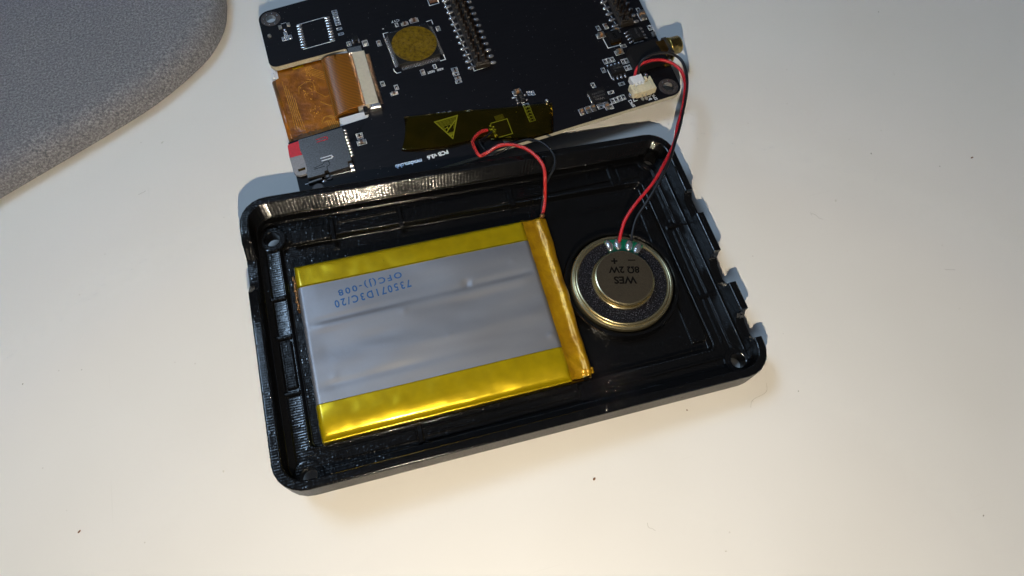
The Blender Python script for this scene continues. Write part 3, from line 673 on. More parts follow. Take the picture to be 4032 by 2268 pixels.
    for k in range(9): m.box((-0.55 + 0.15 * math.sin(k * 2.1), 38.5 + k * 1.15, 4.4), (0.7, 1.25, 2.6), 0.1 * math.sin(k), 0, 0.2)
    m.build('folded_edge', 'copper_edge', root)
    m = MB(); m.blob((74.2, 51.6, 5.6), (0.9, 0.7, 0.8), 0); m.build('lead_boot', 'copper_edge', root)
    m = MB()
    for k in range(7): m.blob((73.5 + random.uniform(-.5, .6), 0.9 + random.uniform(-.4, 2), 4.4 + random.uniform(-.6, .6)), (.5, .4, .4), 0)
    m.build('crumpled_corner', 'amber', root)
    t = PT['btxt']
    text('735071D3C/20', (t[0][0] + t[1][0]) / 2 - bx, (t[0][1] + t[1][1]) / 2 - by, 21.6, 2.35, math.radians(180) + math.atan2(t[0][1] - t[1][1], t[0][0] - t[1][0]), T_ + 0.30, 'ink_blue', root, bold=0.02, space=1.35)
    text('OFC(J)-008', (t[2][0] + t[3][0]) / 2 - bx, (t[2][1] + t[3][1]) / 2 - by, 18.2, 2.5, math.radians(180) + math.atan2(t[2][1] - t[3][1], t[2][0] - t[3][0]), T_ + 0.30, 'ink_blue', root, bold=0.02, space=1.35)
    return root, hgt
bat_root, bat_h = make_battery()
for o in bat_root.children:                                   # the ink follows the uneven foil
    if o.name.startswith('printed_text'):
        for v in o.data.vertices: v.co.z = bat_h(v.co.x, v.co.y) + 0.05
# ------------------------------------------------------------------ speaker
def make_speaker():
    sc = (PT['spk_c'][0][0] + 0.1, PT['spk_c'][0][1] + 0.2)
    root = empty('round_speaker'); root.matrix_world = CM @ Matrix.Translation((sc[0], sc[1], 2.05))
    tag(root, 'small round loudspeaker with brass-coloured rim and raised magnet cap, seated right of the battery', 'speaker')
    MB().lathe([(0.0, 0.0), (15.2, 0.0), (15.35, 3.3), (15.25, 3.7), (15.0, 3.95), (14.6, 4.05), (14.35, 3.95), (14.25, 4.0), (14.15, 4.4), (14.0, 4.65), (13.75, 4.78), (13.5, 4.7), (13.35, 4.5), (13.2, 4.2)], n=96).build('rim', 'zinc', root, recalc=False)
    MB().lathe([(13.25, 4.22), (8.8, 4.3)], n=96).build('felt_ring', 'speaker_felt', root, recalc=False)
    MB().lathe([(9.4, 4.3), (9.35, 4.9), (9.1, 5.1), (8.9, 5.0), (8.8, 4.9)], n=96).build('magnet_ring', 'zinc', root, recalc=False)
    MB().lathe([(8.8, 4.8), (8.78, 6.4), (8.62, 6.68), (8.35, 6.8)], n=96).build('magnet_wall', 'zinc', root, recalc=False)
    cap = MB().lathe([(8.37, 6.79), (8.1, 6.82), (0.01, 6.82)], n=96).build('magnet_cap', 'magnet_cap', root, recalc=False)
    a0, a1 = math.radians(44), math.radians(96)
    tb = MB(); N = 18; P = []
    for k in range(N + 1):
        a = a0 + (a1 - a0) * k / N; P.append((13.5 * math.cos(a), 13.5 * math.sin(a)))
    for k in range(N + 1):
        a = a1 + (a0 - a1) * k / N; P.append((9.3 * math.cos(a), 9.3 * math.sin(a)))
    tb.prism(P, 4.3, 5.0); board = tb.build('terminal_board', 'green', root)
    for k, ad in enumerate((92, 79, 62, 49)):
        a = math.radians(ad)
        m = MB(); m.blob((11.7 * math.cos(a), 11.7 * math.sin(a), 5.0), (2.0, 1.15, 0.8), 0, 14, a, half=True).build('solder_joint', 'solder', board)
    for s_, (p, wd, ht) in {'+': (PT['capt'][0], 1.9, 1.9), '-': (PT['capt'][1], 2.2, 0.35), '8Ω 2W': (PT['capt'][2], 9.2, 2.3), 'WES': (PT['capt'][3], 6.8, 2.4)}.items():
        text(s_, p[0] - sc[0], p[1] - sc[1], wd, ht, math.radians(180 - 13), 6.85, 'print_black', root, bold=0.03)
    return root
make_speaker()
# ------------------------------------------------------------------ circuit board
BD = empty('circuit_board', (BOARD['o'][0], BOARD['o'][1], BOARD['z']), (0, 0, BOARD['rot']))
tag(BD, 'black printed circuit board of a hotspot, populated side up, above the tray', 'circuit board')
def make_board():
    o = PT['outline']; nt = o['notch']; TL, TR, BRc, BLc = o['TL'][0], o['TR'][0], o['BR'][0], o['BL'][0]
    def onL(y): return TL[0] + (BLc[0] - TL[0]) * (TL[1] - y) / (TL[1] - BLc[1])
    # the hidden corner stops at the tray wall
    c_, s_ = math.cos(BOARD['rot']), math.sin(BOARD['rot'])
    def toB(x, y): dx, dy = x - BOARD['o'][0], y - BOARD['o'][1]; return (dx * c_ + dy * s_, -dx * s_ + dy * c_)
    h0, h1 = toB(8, 84.2), toB(92, 84.0)
    t = (o['L2'][1][1])
    def cut(p, q, a, b):
        d1 = (q[0] - p[0], q[1] - p[1]); d2 = (b[0] - a[0], b[1] - a[1]); k = ((a[0] - p[0]) * d2[1] - (a[1] - p[1]) * d2[0]) / (d1[0] * d2[1] - d1[1] * d2[0])
        return (p[0] + d1[0] * k, p[1] + d1[1] * k)
    cl = cut(TL, BLc, h0, h1); cr = cut(BLc, BRc, h0, h1)
    TLo = (TL[0], TL[1]); TRo = TR
    poly = [TLo, (onL(nt[0][1]), nt[0][1]), (nt[1][0], nt[1][1]), (nt[2][0] + 0.6, nt[2][1]), (onL(nt[3][1]), nt[3][1]), cl, cr, BRc, TRo]
    rad = [4.0, 2.6, 0.8, 1.2, 0.4, 0.0, 0.0, 4.4, 3.0]
    P = arc_poly(poly, rad, 6)
    m = MB(); m.prism(P, -1.6, 0.0, 0, 1); sub = m.build('substrate', ['mask', 'fr4'], BD)
    # drilled mounting holes
    cut_ = MB(); H2 = PT['hole2'][0]
    for (x, y) in ((0, 0), H2): cut_.tube([(x, y, -3), (x, y, 2)], 1.72, 28)
    for (x, y) in PT['via']: cut_.tube([(x, y, -3), (x, y, 2)], 0.16, 8)
    cu = cut_.build('cutter', 'fr4'); cu.matrix_world = Matrix.Translation(BD.location) @ Matrix.Rotation(BOARD['rot'], 4, 'Z')
    bpy.context.view_layer.update()
    md = sub.modifiers.new('b', 'BOOLEAN'); md.operation = 'DIFFERENCE'; md.solver = 'EXACT'; md.object = cu
    me = bpy.data.meshes.new_from_object(sub.evaluated_get(bpy.context.evaluated_depsgraph_get())); sub.modifiers.clear(); sub.data = me; me.name = 'substrate'
    bpy.data.objects.remove(cu, do_unlink=True)
    for (x, y) in ((0, 0), H2):
        r = MB().lathe([(1.78, 0.0), (1.78, 0.035), (3.3, 0.035), (3.35, 0.0)], n=40).build('mounting_ring', 'ring_metal', BD, recalc=False); r.location = (x, y, 0)
        q = MB().lathe([(1.7, 0.03), (1.68, -1.6)], n=28).build('plated_hole', 'tin', r, recalc=False)
        v = MB()
        for k in range(8):
            a = math.radians(22.5 + 45 * k); v.blob((2.55 * math.cos(a), 2.55 * math.sin(a), 0.03), (0.2, 0.2, 0.07), 0, 8, half=True)
        tag(v.build('via_dots', 'solder', r), kind='stuff')
make_board()
vm = MB(); random.seed(11)
for k in range(170):
    x, y = random.uniform(2, 122), random.uniform(-75, 6)
    if -54 < y < -20 and x < 24: continue
    vm.blob((x, y, 0.0), (0.14, 0.14, 0.03), 0, 6, half=True)
tag(vm.build('via_dots', 'ring_metal', BD), kind='stuff')
SILK = MB()
def silk_box(x, y, w_, h_, lw=0.16, rot=0):
    SILK.line([(x - w_ / 2, y - h_ / 2), (x + w_ / 2, y - h_ / 2), (x + w_ / 2, y + h_ / 2), (x - w_ / 2, y + h_ / 2), (x - w_ / 2, y - h_ / 2)], lw, 0.012)
def proto_chip(bl, bw, bh, mats, end=0.28, gap=False):
    m = MB(); e = bl * end
    m.box((0, 0, bh / 2 + 0.02), (bl - 2 * e, bw * 0.94, bh * 0.94), 0, 0, 0.04)
    m.box((-(bl - e) / 2, 0, bh / 2 + 0.02), (e, bw, bh), 0, 1, 0.06); m.box(((bl - e) / 2, 0, bh / 2 + 0.02), (e, bw, bh), 0, 1, 0.06)
    for s_ in (-1, 1): m.blob((s_ * (bl / 2 + 0.12), 0, 0.0), (0.3, bw * 0.5, bh * 0.55), 1, 10, 0, half=True)
    return m, mats
PROTO = {}
def comp(kind, ori, x, y):
    spec = {'cap': ('capacitor', 1.5, 0.85, 0.75, 'brown_ceramic', 2.35, 1.3), 'caps': ('capacitor', 1.25, 0.6, 0.5, 'brown_ceramic', 1.9, 1.1),
            'capL': ('capacitor', 2.0, 1.15, 0.8, 'brown_ceramic', 2.9, 1.7), 'capT': ('capacitor', 2.1, 1.3, 1.3, 'tan_ceramic', 3.0, 1.9),
            'capV': ('capacitor', 1.7, 1.15, 1.1, 'tan_ceramic', 2.4, 1.5), 'capX': ('capacitor', 3.1, 1.9, 1.5, 'tan_ceramic', 3.6, 2.3),
            'chipcap': ('capacitor', 1.3, 0.75, 0.6, 'grey_ceramic', 2.0, 1.25), 'chipcapL': ('capacitor', 1.8, 1.15, 0.6, 'grey_ceramic', 2.5, 1.75),
            'res': ('resistor', 1.15, 0.55, 0.36, 'chip', 2.0, 1.15)}
    rz = 0.0 if ori == 'h' else math.pi / 2
    if kind == 'pads':
        if 'pads' not in PROTO:
            PROTO['pads'] = MB().blob((0, 0, 0.0), (0.36, 0.34, 0.16), 0, 12, half=True).build('solder_pad', 'solder', BD); src = PROTO['pads']; first = True
        else: first = False
        for s_ in (-0.42, 0.42):
            p = (x + s_, y, 0.01) if ori == 'h' else (x, y + s_, 0.01)
            if first: PROTO['pads'].location = p; first = False
            else: inst(PROTO['pads'], BD, p)
        if ori == 'h': silk_box(x, y, 1.75, 1.0, 0.13)
        else: silk_box(x, y, 1.0, 1.75, 0.13)
        return
    nm, bl, bw, bh, mt, sl, sw = spec[kind]
    if kind not in PROTO:
        m, ms = proto_chip(bl, bw, bh, [mt, 'tin']); PROTO[kind] = m.build(nm, ms, BD); PROTO[kind].location = (x, y, 0); PROTO[kind].rotation_euler = (0, 0, rz)
    else: inst(PROTO[kind], BD, (x, y, 0), rz)
    if ori == 'h': silk_box(x, y, sl, sw)
    else: silk_box(x, y, sw, sl)
for c in COMP: comp(*c)
def parts(proto_mb, name, mats, parent, spots):
    """one mesh, many objects: spots = [(x, y, z, rz), ...]"""
    o = None
    for (x, y, z, rz) in spots:
        if o is None:
            o = proto_mb.build(name, mats, parent); o.location = (x, y, z); o.rotation_euler = (0, 0, rz)
        else: inst(o, parent, (x, y, z), rz)
# empty 18-pad footprint, left of the board
pad = MB().blob((0, 0, 0), (1.05, 0.47, 0.26), 0, 14, half=True)
a, b = PT['soicL']; c, d = PT['soicR']
parts(pad, 'solder_pad', 'solder', BD, [(*lerp(a, b, k / 8), 0.0, 0.0) for k in range(9)] + [(*lerp(c, d, k / 8), 0.0, 0.0) for k in range(9)])
s4 = PT['soicsilk']; SILK.line([s4[0], s4[1]], 0.22, 0.012); SILK.line([s4[2], s4[3]], 0.22, 0.012)
parts(MB().box((0, 0, 0.12), (1.15, 1.6, 0.24), 0, 0, 0.08), 'solder_pad', 'tin', BD, [(*p, 0.0, 0.0) for p in PT['sotpads'][:2]])
parts(MB().blob((0, 0, 0), (0.5, 0.6, 0.3), 0, 12, half=True), 'solder_pad', 'solder', BD, [(*PT['sotpads'][2], 0.0, 0.0)])
SILK.line(PT['sotsilk'], 0.18, 0.012)
parts(MB().blob((0, 0, 0.25), (0.72, 0.72, 0.75), 0, 16), 'alignment_post', 'tin', BD, [(*p, 0.0, 0.0) for p in PT['ball']])
# ---- quad flat pack with 100 pins
def make_lqfp():
    q = PT['lqfp']; cx = sum(p[0] for p in q) / 4; cy = sum(p[1] for p in q) / 4; half = 7.35
    chip = MB().box((0, 0, 0.85), (2 * half, 2 * half, 1.3), 0, 0, 0.18).build('processor_chip', 'chip', BD); chip.location = (cx, cy, 0)
    pm = MB(); w2 = 0.14
    for (x0, z0, x1, z1) in ((0.0, 0.75, 0.35, 0.72), (0.35, 0.72, 0.62, 0.12), (0.62, 0.12, 1.35, 0.09)):
        pm.add([(x0, -w2, z0), (x1, -w2, z1), (x1, w2, z1), (x0, w2, z0), (x0, -w2, z0 - .09), (x1, -w2, z1 - .09), (x1, w2, z1 - .09), (x0, w2, z0 - .09)], [(0, 1, 2, 3), (7, 6, 5, 4), (0, 4, 5, 1), (3, 2, 6, 7), (1, 5, 6, 2), (0, 3, 7, 4)])
    pm.blob((1.0, 0, 0.0), (0.42, 0.15, 0.2), 0, 8, half=True)
    sp = []
    for k in range(25):
        t = -6.5 + 13.0 * k / 24
        sp += [(half, t, 0, 0), (-half, t, 0, math.pi), (t, half, 0, math.pi / 2), (t, -half, 0, -math.pi / 2)]
    parts(pm, 'pin', 'solder', chip, sp)
    for s_ in PT['lqsilk']: SILK.line(s_, 0.24, 0.012)
    text('AUDIO', *PT['ictxt'][2], 2.3, 0.95, math.pi, 0.02, 'silk', BD, bold=0.02); text('RESET', *PT['ictxt'][1], 2.5, 0.95, math.pi, 0.02, 'silk', BD, bold=0.02)
    text('C17', *PT['ictxt'][0], 3.0, 0.95, math.pi, 0.02, 'silk', BD, bold=0.02)
    return cx, cy
lq = make_lqfp()
d_ = PT['dot']; rx = (d_[2][0] - d_[1][0]) / 2 * 0.99; ry = (d_[3][1] - d_[4][1]) / 2
dot = empty('tape_dot', (0, 0, 0)); dot.parent = None
rr = (rx + ry) / 2 * 0.985
dot.matrix_world = Matrix.Translation(BD.location) @ Matrix.Rotation(BOARD['rot'], 4, 'Z') @ Matrix.Translation((lq[0] + 0.25, lq[1] - 0.1, 1.52))
tag(dot, 'round mottled amber tape dot stuck on the large square processor chip', 'tape dot')
MB().lathe([(rr, 0.0), (rr, 0.10), (rr - 0.06, 0.13), (0.01, 0.13)], n=72).build('film_disc', 'dot', dot, recalc=False)
# ---- flat flex connector
def make_fpc():
    q = PT['fpc']; p0 = lerp(q[0], q[1], 0.5); p1 = lerp(q[3], q[2], 0.5); cx, cy = lerp(p0, p1, 0.5)
    ang = math.atan2(p0[1] - p1[1], p0[0] - p1[0]) - math.pi / 2; Lh = math.hypot(p0[0] - p1[0], p0[1] - p1[1])
    con = MB().box((0.2, 0, 1.0), (4.2, Lh, 1.9), 0, 0, 0.15).build('flex_connector', 'cream', BD); con.location = (cx, cy, 0); con.rotation_euler = (0, 0, ang)
    MB().box((-0.6, Lh / 2 + 1.3, 0.9), (4.6, 2.6, 1.7), 0, 0, 0.2).build('metal_tab', 'tin', con)
    MB().box((0.9, -Lh / 2 - 0.9, 0.95), (3.6, 1.9, 1.9), 0, 0, 0.35).build('metal_tab', 'solder', con)
    MB().box((-2.3, -Lh / 2 - 1.2, 0.55), (1.5, 2.6, 1.1), 0, 0, 0.2).build('latch_end', 'chip', con)
    MB().box((-2.0, Lh / 2 + 1.4, 0.5), (1.6, 1.6, 1.0), 0, 0, 0.2).build('latch_end', 'chip', con)
    N = 40
    pm = MB().box((0.0, 0, 0.16), (0.75, 0.26, 0.22), 0, 0, 0.05); pm.blob((0.65, 0, 0.0), (0.5, 0.17, 0.24), 0, 8, half=True)
    parts(pm, 'pin', 'pin_brown', con, [(2.75, -Lh / 2 + 0.6 + (Lh - 1.0) * k / (N - 1), 0, 0.0) for k in range(N)])
    fm = MB().box((0, 0, 0.62), (1.7, 0.22, 0.16), 0, 0, 0.04)
    parts(fm, 'contact', 'pin_brown', con, [(-2.55, -Lh / 2 + 0.5 + (Lh - 1.0) * k / (N - 1), 0, 0.0) for k in range(N)])
    m = MB().line([(2.32, -Lh / 2), (2.32, Lh / 2)], 0.1, 1.96); m.build('seam', 'chip_print', con)
    a, b, c = PT['fpctop']
    parts(MB().blob((0, 0, 0.3), (0.45, 1.1, 0.7), 0, 12), 'solder_pad', 'solder', BD, [(a[0], a[1], 0, 0), (b[0], b[1], 0, 0)])
    MB().box((c[0], c[1] - 0.4, 0.55), (1.5, 2.2, 1.0), 0, 0, 0.1).build('diode', 'chip', BD)
make_fpc()
# ---- pin headers
def make_header(L0, L1, n, up, wd):
    v = Vector(L1) - Vector(L0); step = v / (n - 1); ang = math.atan2(-v.y, -v.x) - math.pi / 2
    org = Vector(L1); pitch = step.length
    hd = MB(); rows = n + up; hl = pitch * rows
    hd.box((wd / 2, hl / 2 - pitch / 2, 1.2), (4.9, hl, 1.9), 0, 0, 0.25)
    head = hd.build('pin_header', 'header_black', BD); head.location = (org.x, org.y, 0); head.rotation_euler = (0, 0, ang)
    bl = MB().box((0, 0, 2.4), (2.0, pitch * 0.72, 0.7), 0, 0, 0.25)
    parts(bl, 'socket_block', 'header_black', head, [(wd / 2 + s_ * 1.25, k * pitch, 0, 0) for k in range(rows) for s_ in (-1, 1)])
    pin = MB().box((0, 0, 4.4), (0.62, 0.62, 4.2), 0, 0, 0.15)
    parts(pin, 'pin', 'pin_brown', head, [(wd / 2 + s_ * 1.25, k * pitch, 0, 0) for k in range(rows) for s_ in (-1, 1)])
    foot = MB().box((0, 0, 0.3), (2.2, 0.7, 0.3), 0, 0, 0.08); foot.blob((-0.4, 0, 0), (1.15, 0.75, 0.55), 0, 12, half=True)
    parts(foot, 'solder_foot', 'solder', head, [(0.2, k * pitch, 0, 0) for k in range(rows)] + [(wd - 0.2, k * pitch, 0, math.pi) for k in range(rows)])
    for k in range(rows): 
        x, y = org.x + 0.75, org.y + (k + 0.5) * pitch
        SILK.line([(x, y - 0.45), (x - 0.12, y + 0.45)], 0.25, 0.012)
a, b = PT['h1L']; make_header(a, b, 11, 2, 7.7)
a, b = PT['h2L']; make_header(a, b, 5, 3, 7.9)
SILK.line(PT['h1silk'], 0.22, 0.012); SILK.line(PT['h2silk'], 0.22, 0.012)
for s_ in PT['toolsilk'] + PT['indsilk'] + PT['soAsilk'] + PT['soBsilk'] + PT['edgesilk'] + PT['jacksilk'] + PT['jstsilk'] + PT['sdsilk']: SILK.line(s_, 0.26, 0.012)
MB().box((56.0, -9.7, 0.5), (2.6, 2.4, 1.0), 0, 0, 0.1).build('capacitor', 'brown_ceramic', BD)
MB().lathe([(2.9, 0.0), (2.9, 2.4), (2.6, 2.7), (0.01, 2.7)], n=32).build('can_capacitor', 'ring_metal', BD, recalc=False).location = (58.6, -6.6, 0)
SILK.line([(58.6 + 3.5 * math.cos(t), -6.6 + 3.5 * math.sin(t)) for t in [math.radians(200 + 14 * k) for k in range(11)]], 0.22, 0.012)
# ---- inductor
x, y = PT['ind'][0]; m = MB()
m.prism([(-2.1, -1.5), (-1.5, -2.1), (1.5, -2.1), (2.1, -1.5), (2.1, 1.5), (1.5, 2.1), (-1.5, 2.1), (-2.1, 1.5)], 0.1, 1.9)
ind = m.build('inductor', 'chip', BD); ind.location = (x, y, 0)
parts(MB().box((0, 0, 0.25), (3.6, 0.9, 0.45), 0, 0, 0.1), 'solder_foot', 'dark_gold', ind, [(0, -2.3, 0, 0), (0, 2.3, 0, 0)])
text('1R0', 0, 0, 3.0, 1.3, math.radians(-84), 1.93, 'print_black', ind)
# ---- small outline ICs
def soic(c, w_, h_, pins, name, bh=1.3, lines=()):
    ch = MB().box((0, 0, bh / 2 + 0.1), (w_, h_, bh), 0, 0, 0.15).build(name, 'chip', BD); ch.location = (c[0], c[1], 0)
    pm = MB().box((0, 0, 0.5), (0.5, 0.5, 0.12), 0, 0, 0.03); pm.box((0.35, 0, 0.3), (0.14, 0.5, 0.5)); pm.blob((0.75, 0, 0.0), (0.62, 0.42, 0.34), 0, 10, half=True)
    parts(pm, 'pin', 'solder', ch, [(px - c[0], py - c[1], 0, r) for (px, py, r) in pins])
    for (s_, dx, dy, tw, th, ro) in lines: text(s_, dx, dy, tw, th, ro, bh + 0.12, 'chip_print', ch)
    return ch
P = PT['soApins']; c = PT['soA'][0]
soic((c[0] + 0.25, c[1] + 0.35), 5.0, 3.6, [(*lerp(P[0], P[1], k / 3)[:1], c[1] - 1.9, -math.pi / 2) for k in range(4)] + [(*lerp(P[2], P[3], k / 3)[:1], c[1] + 2.5, math.pi / 2) for k in range(4)], 'amplifier_chip',
     lines=(('LTK8002D', 0.3, 0.2, 3.4, 0.7, math.pi), ('6GSXX', 0.3, 1.1, 2.6, 0.6, math.pi), ('4', -0.9, -0.8, 0.6, 0.8, math.pi - .4)))
P = PT['soBpins']; c = PT['soB'][0]
soic((c[0] + 0.1, c[1] + 0.25), 3.9, 5.0, [(c[0] - 2.2, lerp(P[0], P[1], k / 3)[1], math.pi) for k in range(4)] + [(c[0] + 2.4, lerp(P[2], P[3], k / 3)[1], 0) for k in range(4)], 'regulator_chip',
     lines=(('4056', 0.2, 0.9, 2.6, 0.8, -math.pi / 2 - .1), ('TP', 0.2, -1.2, 1.4, 0.8, -math.pi / 2 - .1)))
x, y = PT['qfn'][0]
qf = MB().box((0, 0, 0.45), (5.6, 5.4, 0.8), 0, 0, 0.06).build('codec_chip', 'chip', BD); qf.location = (x, y, 0)
text('Wm', -0.1, -1.7, 3.3, 1.0, math.pi, 0.88, 'chip_print', qf, bold=0.03); text('XWM8731', 0.1, -0.4, 4.3, 0.85, math.pi, 0.88, 'chip_print', qf); text('43AEWRV', 0.1, 0.85, 4.3, 0.85, math.pi, 0.88, 'chip_print', qf)
a, b = PT['qfnpL']; e, f = PT['qfnpB']
parts(MB().blob((0, 0, 0), (0.42, 0.3, 0.3), 0, 10, half=True), 'solder_pad', 'solder', qf, [(a[0] - x, lerp(a, b, k / 5)[1] - y, 0, 0) for k in range(6)] + [(lerp(e, f, k / 6)[0] - x, e[1] - y + .1, 0, math.pi / 2) for k in range(7)])
c = PT['sot'][0]
st = MB().box((0, 0, 0.6), (1.7, 3.0, 1.0), 0, 0, 0.12).build('regulator_chip', 'chip', BD); st.location = (c[0], c[1], 0)
text('S51', 0, 0, 2.0, 0.8, -math.pi / 2, 1.12, 'chip_print', st)
parts(MB().blob((0, 0, 0), (0.5, 0.4, 0.45), 0, 10, half=True), 'pin', 'solder', st, [(p[0] - c[0], p[1] - c[1], 0, 0) for p in PT['sotp']])
for p in PT['sotw']: SILK.line([(p[0] - 0.3, p[1]), (p[0] + 0.3, p[1])], 0.5, 0.012)
p = PT['smallR']
parts(MB().box((0, 0, 0.3), (1.2, 1.0, 0.6), 0, 0, 0.15), 'terminal_lug', 'tin', BD, [(*p[0], 0, 0.2), (*p[1], 0, 0.1)])
MB().box((p[2][0], p[2][1], 0.5), (1.4, 1.0, 1.0), 0, 0, 0.1).build('capacitor', 'chip', BD)
# ---- headphone jack
jk = MB().prism([(110.9, -63.6), (112.0, -64.2), (122.3, -63.8), (122.5, -54.9), (112.0, -55.1), (111.0, -56.0)], 0.2, 3.4).build('audio_jack', 'chip', BD)
MB().box((123.2, -58.4, 3.2), (3.3, 4.6, 0.9), 0.03, 0, 0.15).build('cover_window', 'dark_gold', jk)
MB().box((125.0, -58.6, 1.9), (1.7, 7.0, 3.9), 0, 0, 0.5).build('collar', 'header_black', jk)
MB().tube([(125.4, -58.4, 1.9), (126.0, -58.4, 1.9), (126.05, -58.4, 1.9), (129.3, -58.5, 1.9), (129.35, -58.5, 1.9), (129.8, -58.5, 1.9)], [3.15, 3.15, 3.0, 3.0, 2.95, 2.7], 40).build('barrel', 'gold', jk)
MB().box((123.0, -63.9, 0.3), (2.6, 1.9, 0.6), 0, 0, 0.15).build('solder_tab', 'gold', jk)
m = MB(); m.box((123.9, -61.4, 2.2), (3.2, 0.5, 0.5)); m.box((125.2, -62.4, 1.4), (0.5, 2.2, 1.9)); m.box((122.6, -63.2, 1.2), (0.5, 1.6, 1.8)); m.build('spring_contact', 'gold', jk)
parts(MB().box((0, 0, 0.3), (0.4, 1.6, 0.5), 0, 0, 0.1), 'solder_tab', 'gold', jk, [(111.2, -64.6, 0, 0), (112.4, -65.0, 0, 0.3)])
# ---- speaker socket
js = MB(); js.box((109.8, -72.0, 1.6), (6.6, 4.0, 3.2), 0, 0, 0.2); js.box((106.1, -71.3, 1.4), (1.9, 4.6, 2.8), 0, 0, 0.2); js.box((113.6, -71.3, 1.5), (1.9, 4.8, 3.0), 0, 0, 0.2)
js.box((106.9, -69.4, 2.7), (0.7, 2.2, 1.2)); js.box((112.3, -68.2, 2.4), (0.9, 1.6, 1.6)); js.box((114.2, -69.0, 1.6), (0.6, 2.6, 3.0), 0, 0, 0.1)
jst = js.build('wire_socket', 'cream_jst', BD)
jst.matrix_local = Matrix.Translation((109.6, -71.8, 0)) @ Matrix.Scale(0.87, 4) @ Matrix.Translation((-109.6, 71.8, 0))
parts(MB().box((0, 0, 1.4), (0.9, 2.4, 0.6), 0, 0, 0.1), 'side_clip', 'tin', jst, [(106.3, -71.0, 1.1, 0), (113.5, -70.6, 1.3, 0)])
parts(MB().box((0, 0.5, 1.5), (0.4, 2.0, 0.5), 0, 0, 0.1).blob((0, -0.9, 0), (0.6, 0.95, 0.55), 0, 12, half=True), 'pin', 'tin', jst, [(108.6, -74.0, 0, 0), (110.1, -74.1, 0, 0)])
parts(MB().blob((0, 0, 0.2), (0.9, 1.2, 0.9), 0, 12), 'solder_joint', 'solder', jst, [(104.8, -72.0, 0, 0), (114.6, -65.0, 0, 0)])
text('SPK2', *PT['spk'][0], 3.2, 1.15, math.radians(97), 0.02, 'silk', BD, bold=0.02); text('SPK1', *PT['spk'][1], 3.2, 1.15, math.radians(97), 0.02, 'silk', BD, bold=0.02)
# ---- memory card socket and card
sdq = PT['sd']; m = MB()
wav = [lerp(sdq[0], sdq[3], t) for t in (0, .3, .36, .5, .62, .75, .86, 1)]
off = [0.2, 0.35, 0.75, 1.0, 1.35, 1.5, 1.3, 1.3]
m.prism([(p[0] + o_, p[1]) for p, o_ in zip(wav, off)] + [(2.0, -69.2), (2.2, -68.2), (3.3, -68.3), (3.6, -69.3), (9.6, -69.2), (9.8, -67.2), (11.1, -67.1), (11.45, -54.1)], 0.1, 1.65)
sd = m.build('card_socket', 'shell_steel', BD)
def uslot(x, y, mt, nm='spring_slot'):
    s_ = MB(); s_.line([(x - 2.0, y + 0.55), (x + 1.4, y + 0.6), (x + 1.55, y - 0.1), (x + 1.2, y - 0.45), (x - 1.9, y - 0.5)], 0.34, 1.67); s_.build(nm, mt, sd)
uslot(*PT['sdu'][0], 'red_card'); uslot(*PT['sdu'][1], 'white_plastic')
parts(MB().box((0, 0, 0.3), (0.9, 0.75, 0.5), 0, 0, 0.12).blob((0.2, 0, 0), (0.6, 0.45, 0.4), 0, 10, half=True), 'pin', 'solder', sd, [(*lerp((11.9, PT['sdpins'][0][1]), (11.7, PT['sdpins'][1][1]), k / 8), 0, 0) for k in range(9)])
parts(MB().box((0, 0, 0.5), (1.3, 1.4, 1.0), 0, 0, 0.3), 'shell_tab', 'tin', sd, [(10.5, -68.2, 0, 0), (10.6, -69.6, -0.2, 0)])
m = MB(); m.line([(-0.6, -66.2), (2.4, -65.6), (2.9, -65.0), (4.3, -65.1), (4.4, -66.6), (3.3, -66.9), (3.2, -68.3)], 0.16, 1.67); m.box((1.0, -66.6, 1.62), (3.4, 0.18, 0.12)); m.build('latch_slot', 'print_black', sd)
m = MB(); m.box((-1.4, -70.2, 0.5), (4.4, 0.9, 0.9), 0.05, 0, 0.2); m.box((2.6, -69.9, 0.5), (1.5, 1.4, 1.0), 0, 0, 0.3); m.build('shell_tab', 'shell_steel', sd)
parts(MB().blob((0, 0, 0), (0.9, 0.7, 0.5), 0, 12, half=True), 'solder_joint', 'solder', sd, [(1.2, -70.9, 0, 0), (3.0, -70.4, 0.2, 0)])
MB().lathe([(0.01, 0.12), (1.6, 0.12), (1.9, 0.0)], n=24).build('mounting_ring', 'ring_metal', BD, recalc=False).location = (-1.2, -72.6, 0)
BM = Matrix.Translation(BD.location) @ Matrix.Rotation(BOARD['rot'], 4, 'Z')
cr = empty('memory_card'); cr.matrix_world = BM @ Matrix.Translation((-4.5, -60, 0.55))
tag(cr, 'red and grey micro memory card half inserted in the steel socket on the board', 'memory card')
def rel(P): return [(p[0] + 4.5, p[1] + 60) for p in P]
MB().prism(arc_poly(rel([(-6.35, -54.75), (-1.8, -54.4), (-1.4, -59.9), (-6.85, -59.75)]), [0.8, 0, 0, 0], 5), 0.0, 0.8).build('red_half', 'red_card', cr)
MB().prism(arc_poly(rel([(-6.85, -59.76), (-1.4, -59.91), (-0.9, -67.1), (-5.4, -67.2), (-6.85, -66.2)]), [0, 0, 0, 1.0, 1.2], 5), 0.0, 0.78).build('grey_half', 'grey_card', cr)
MB().line([(-0.4, -5.2), (0.9, -5.15)], 0.9, 0.785).build('gold_mark', 'dark_gold', cr)
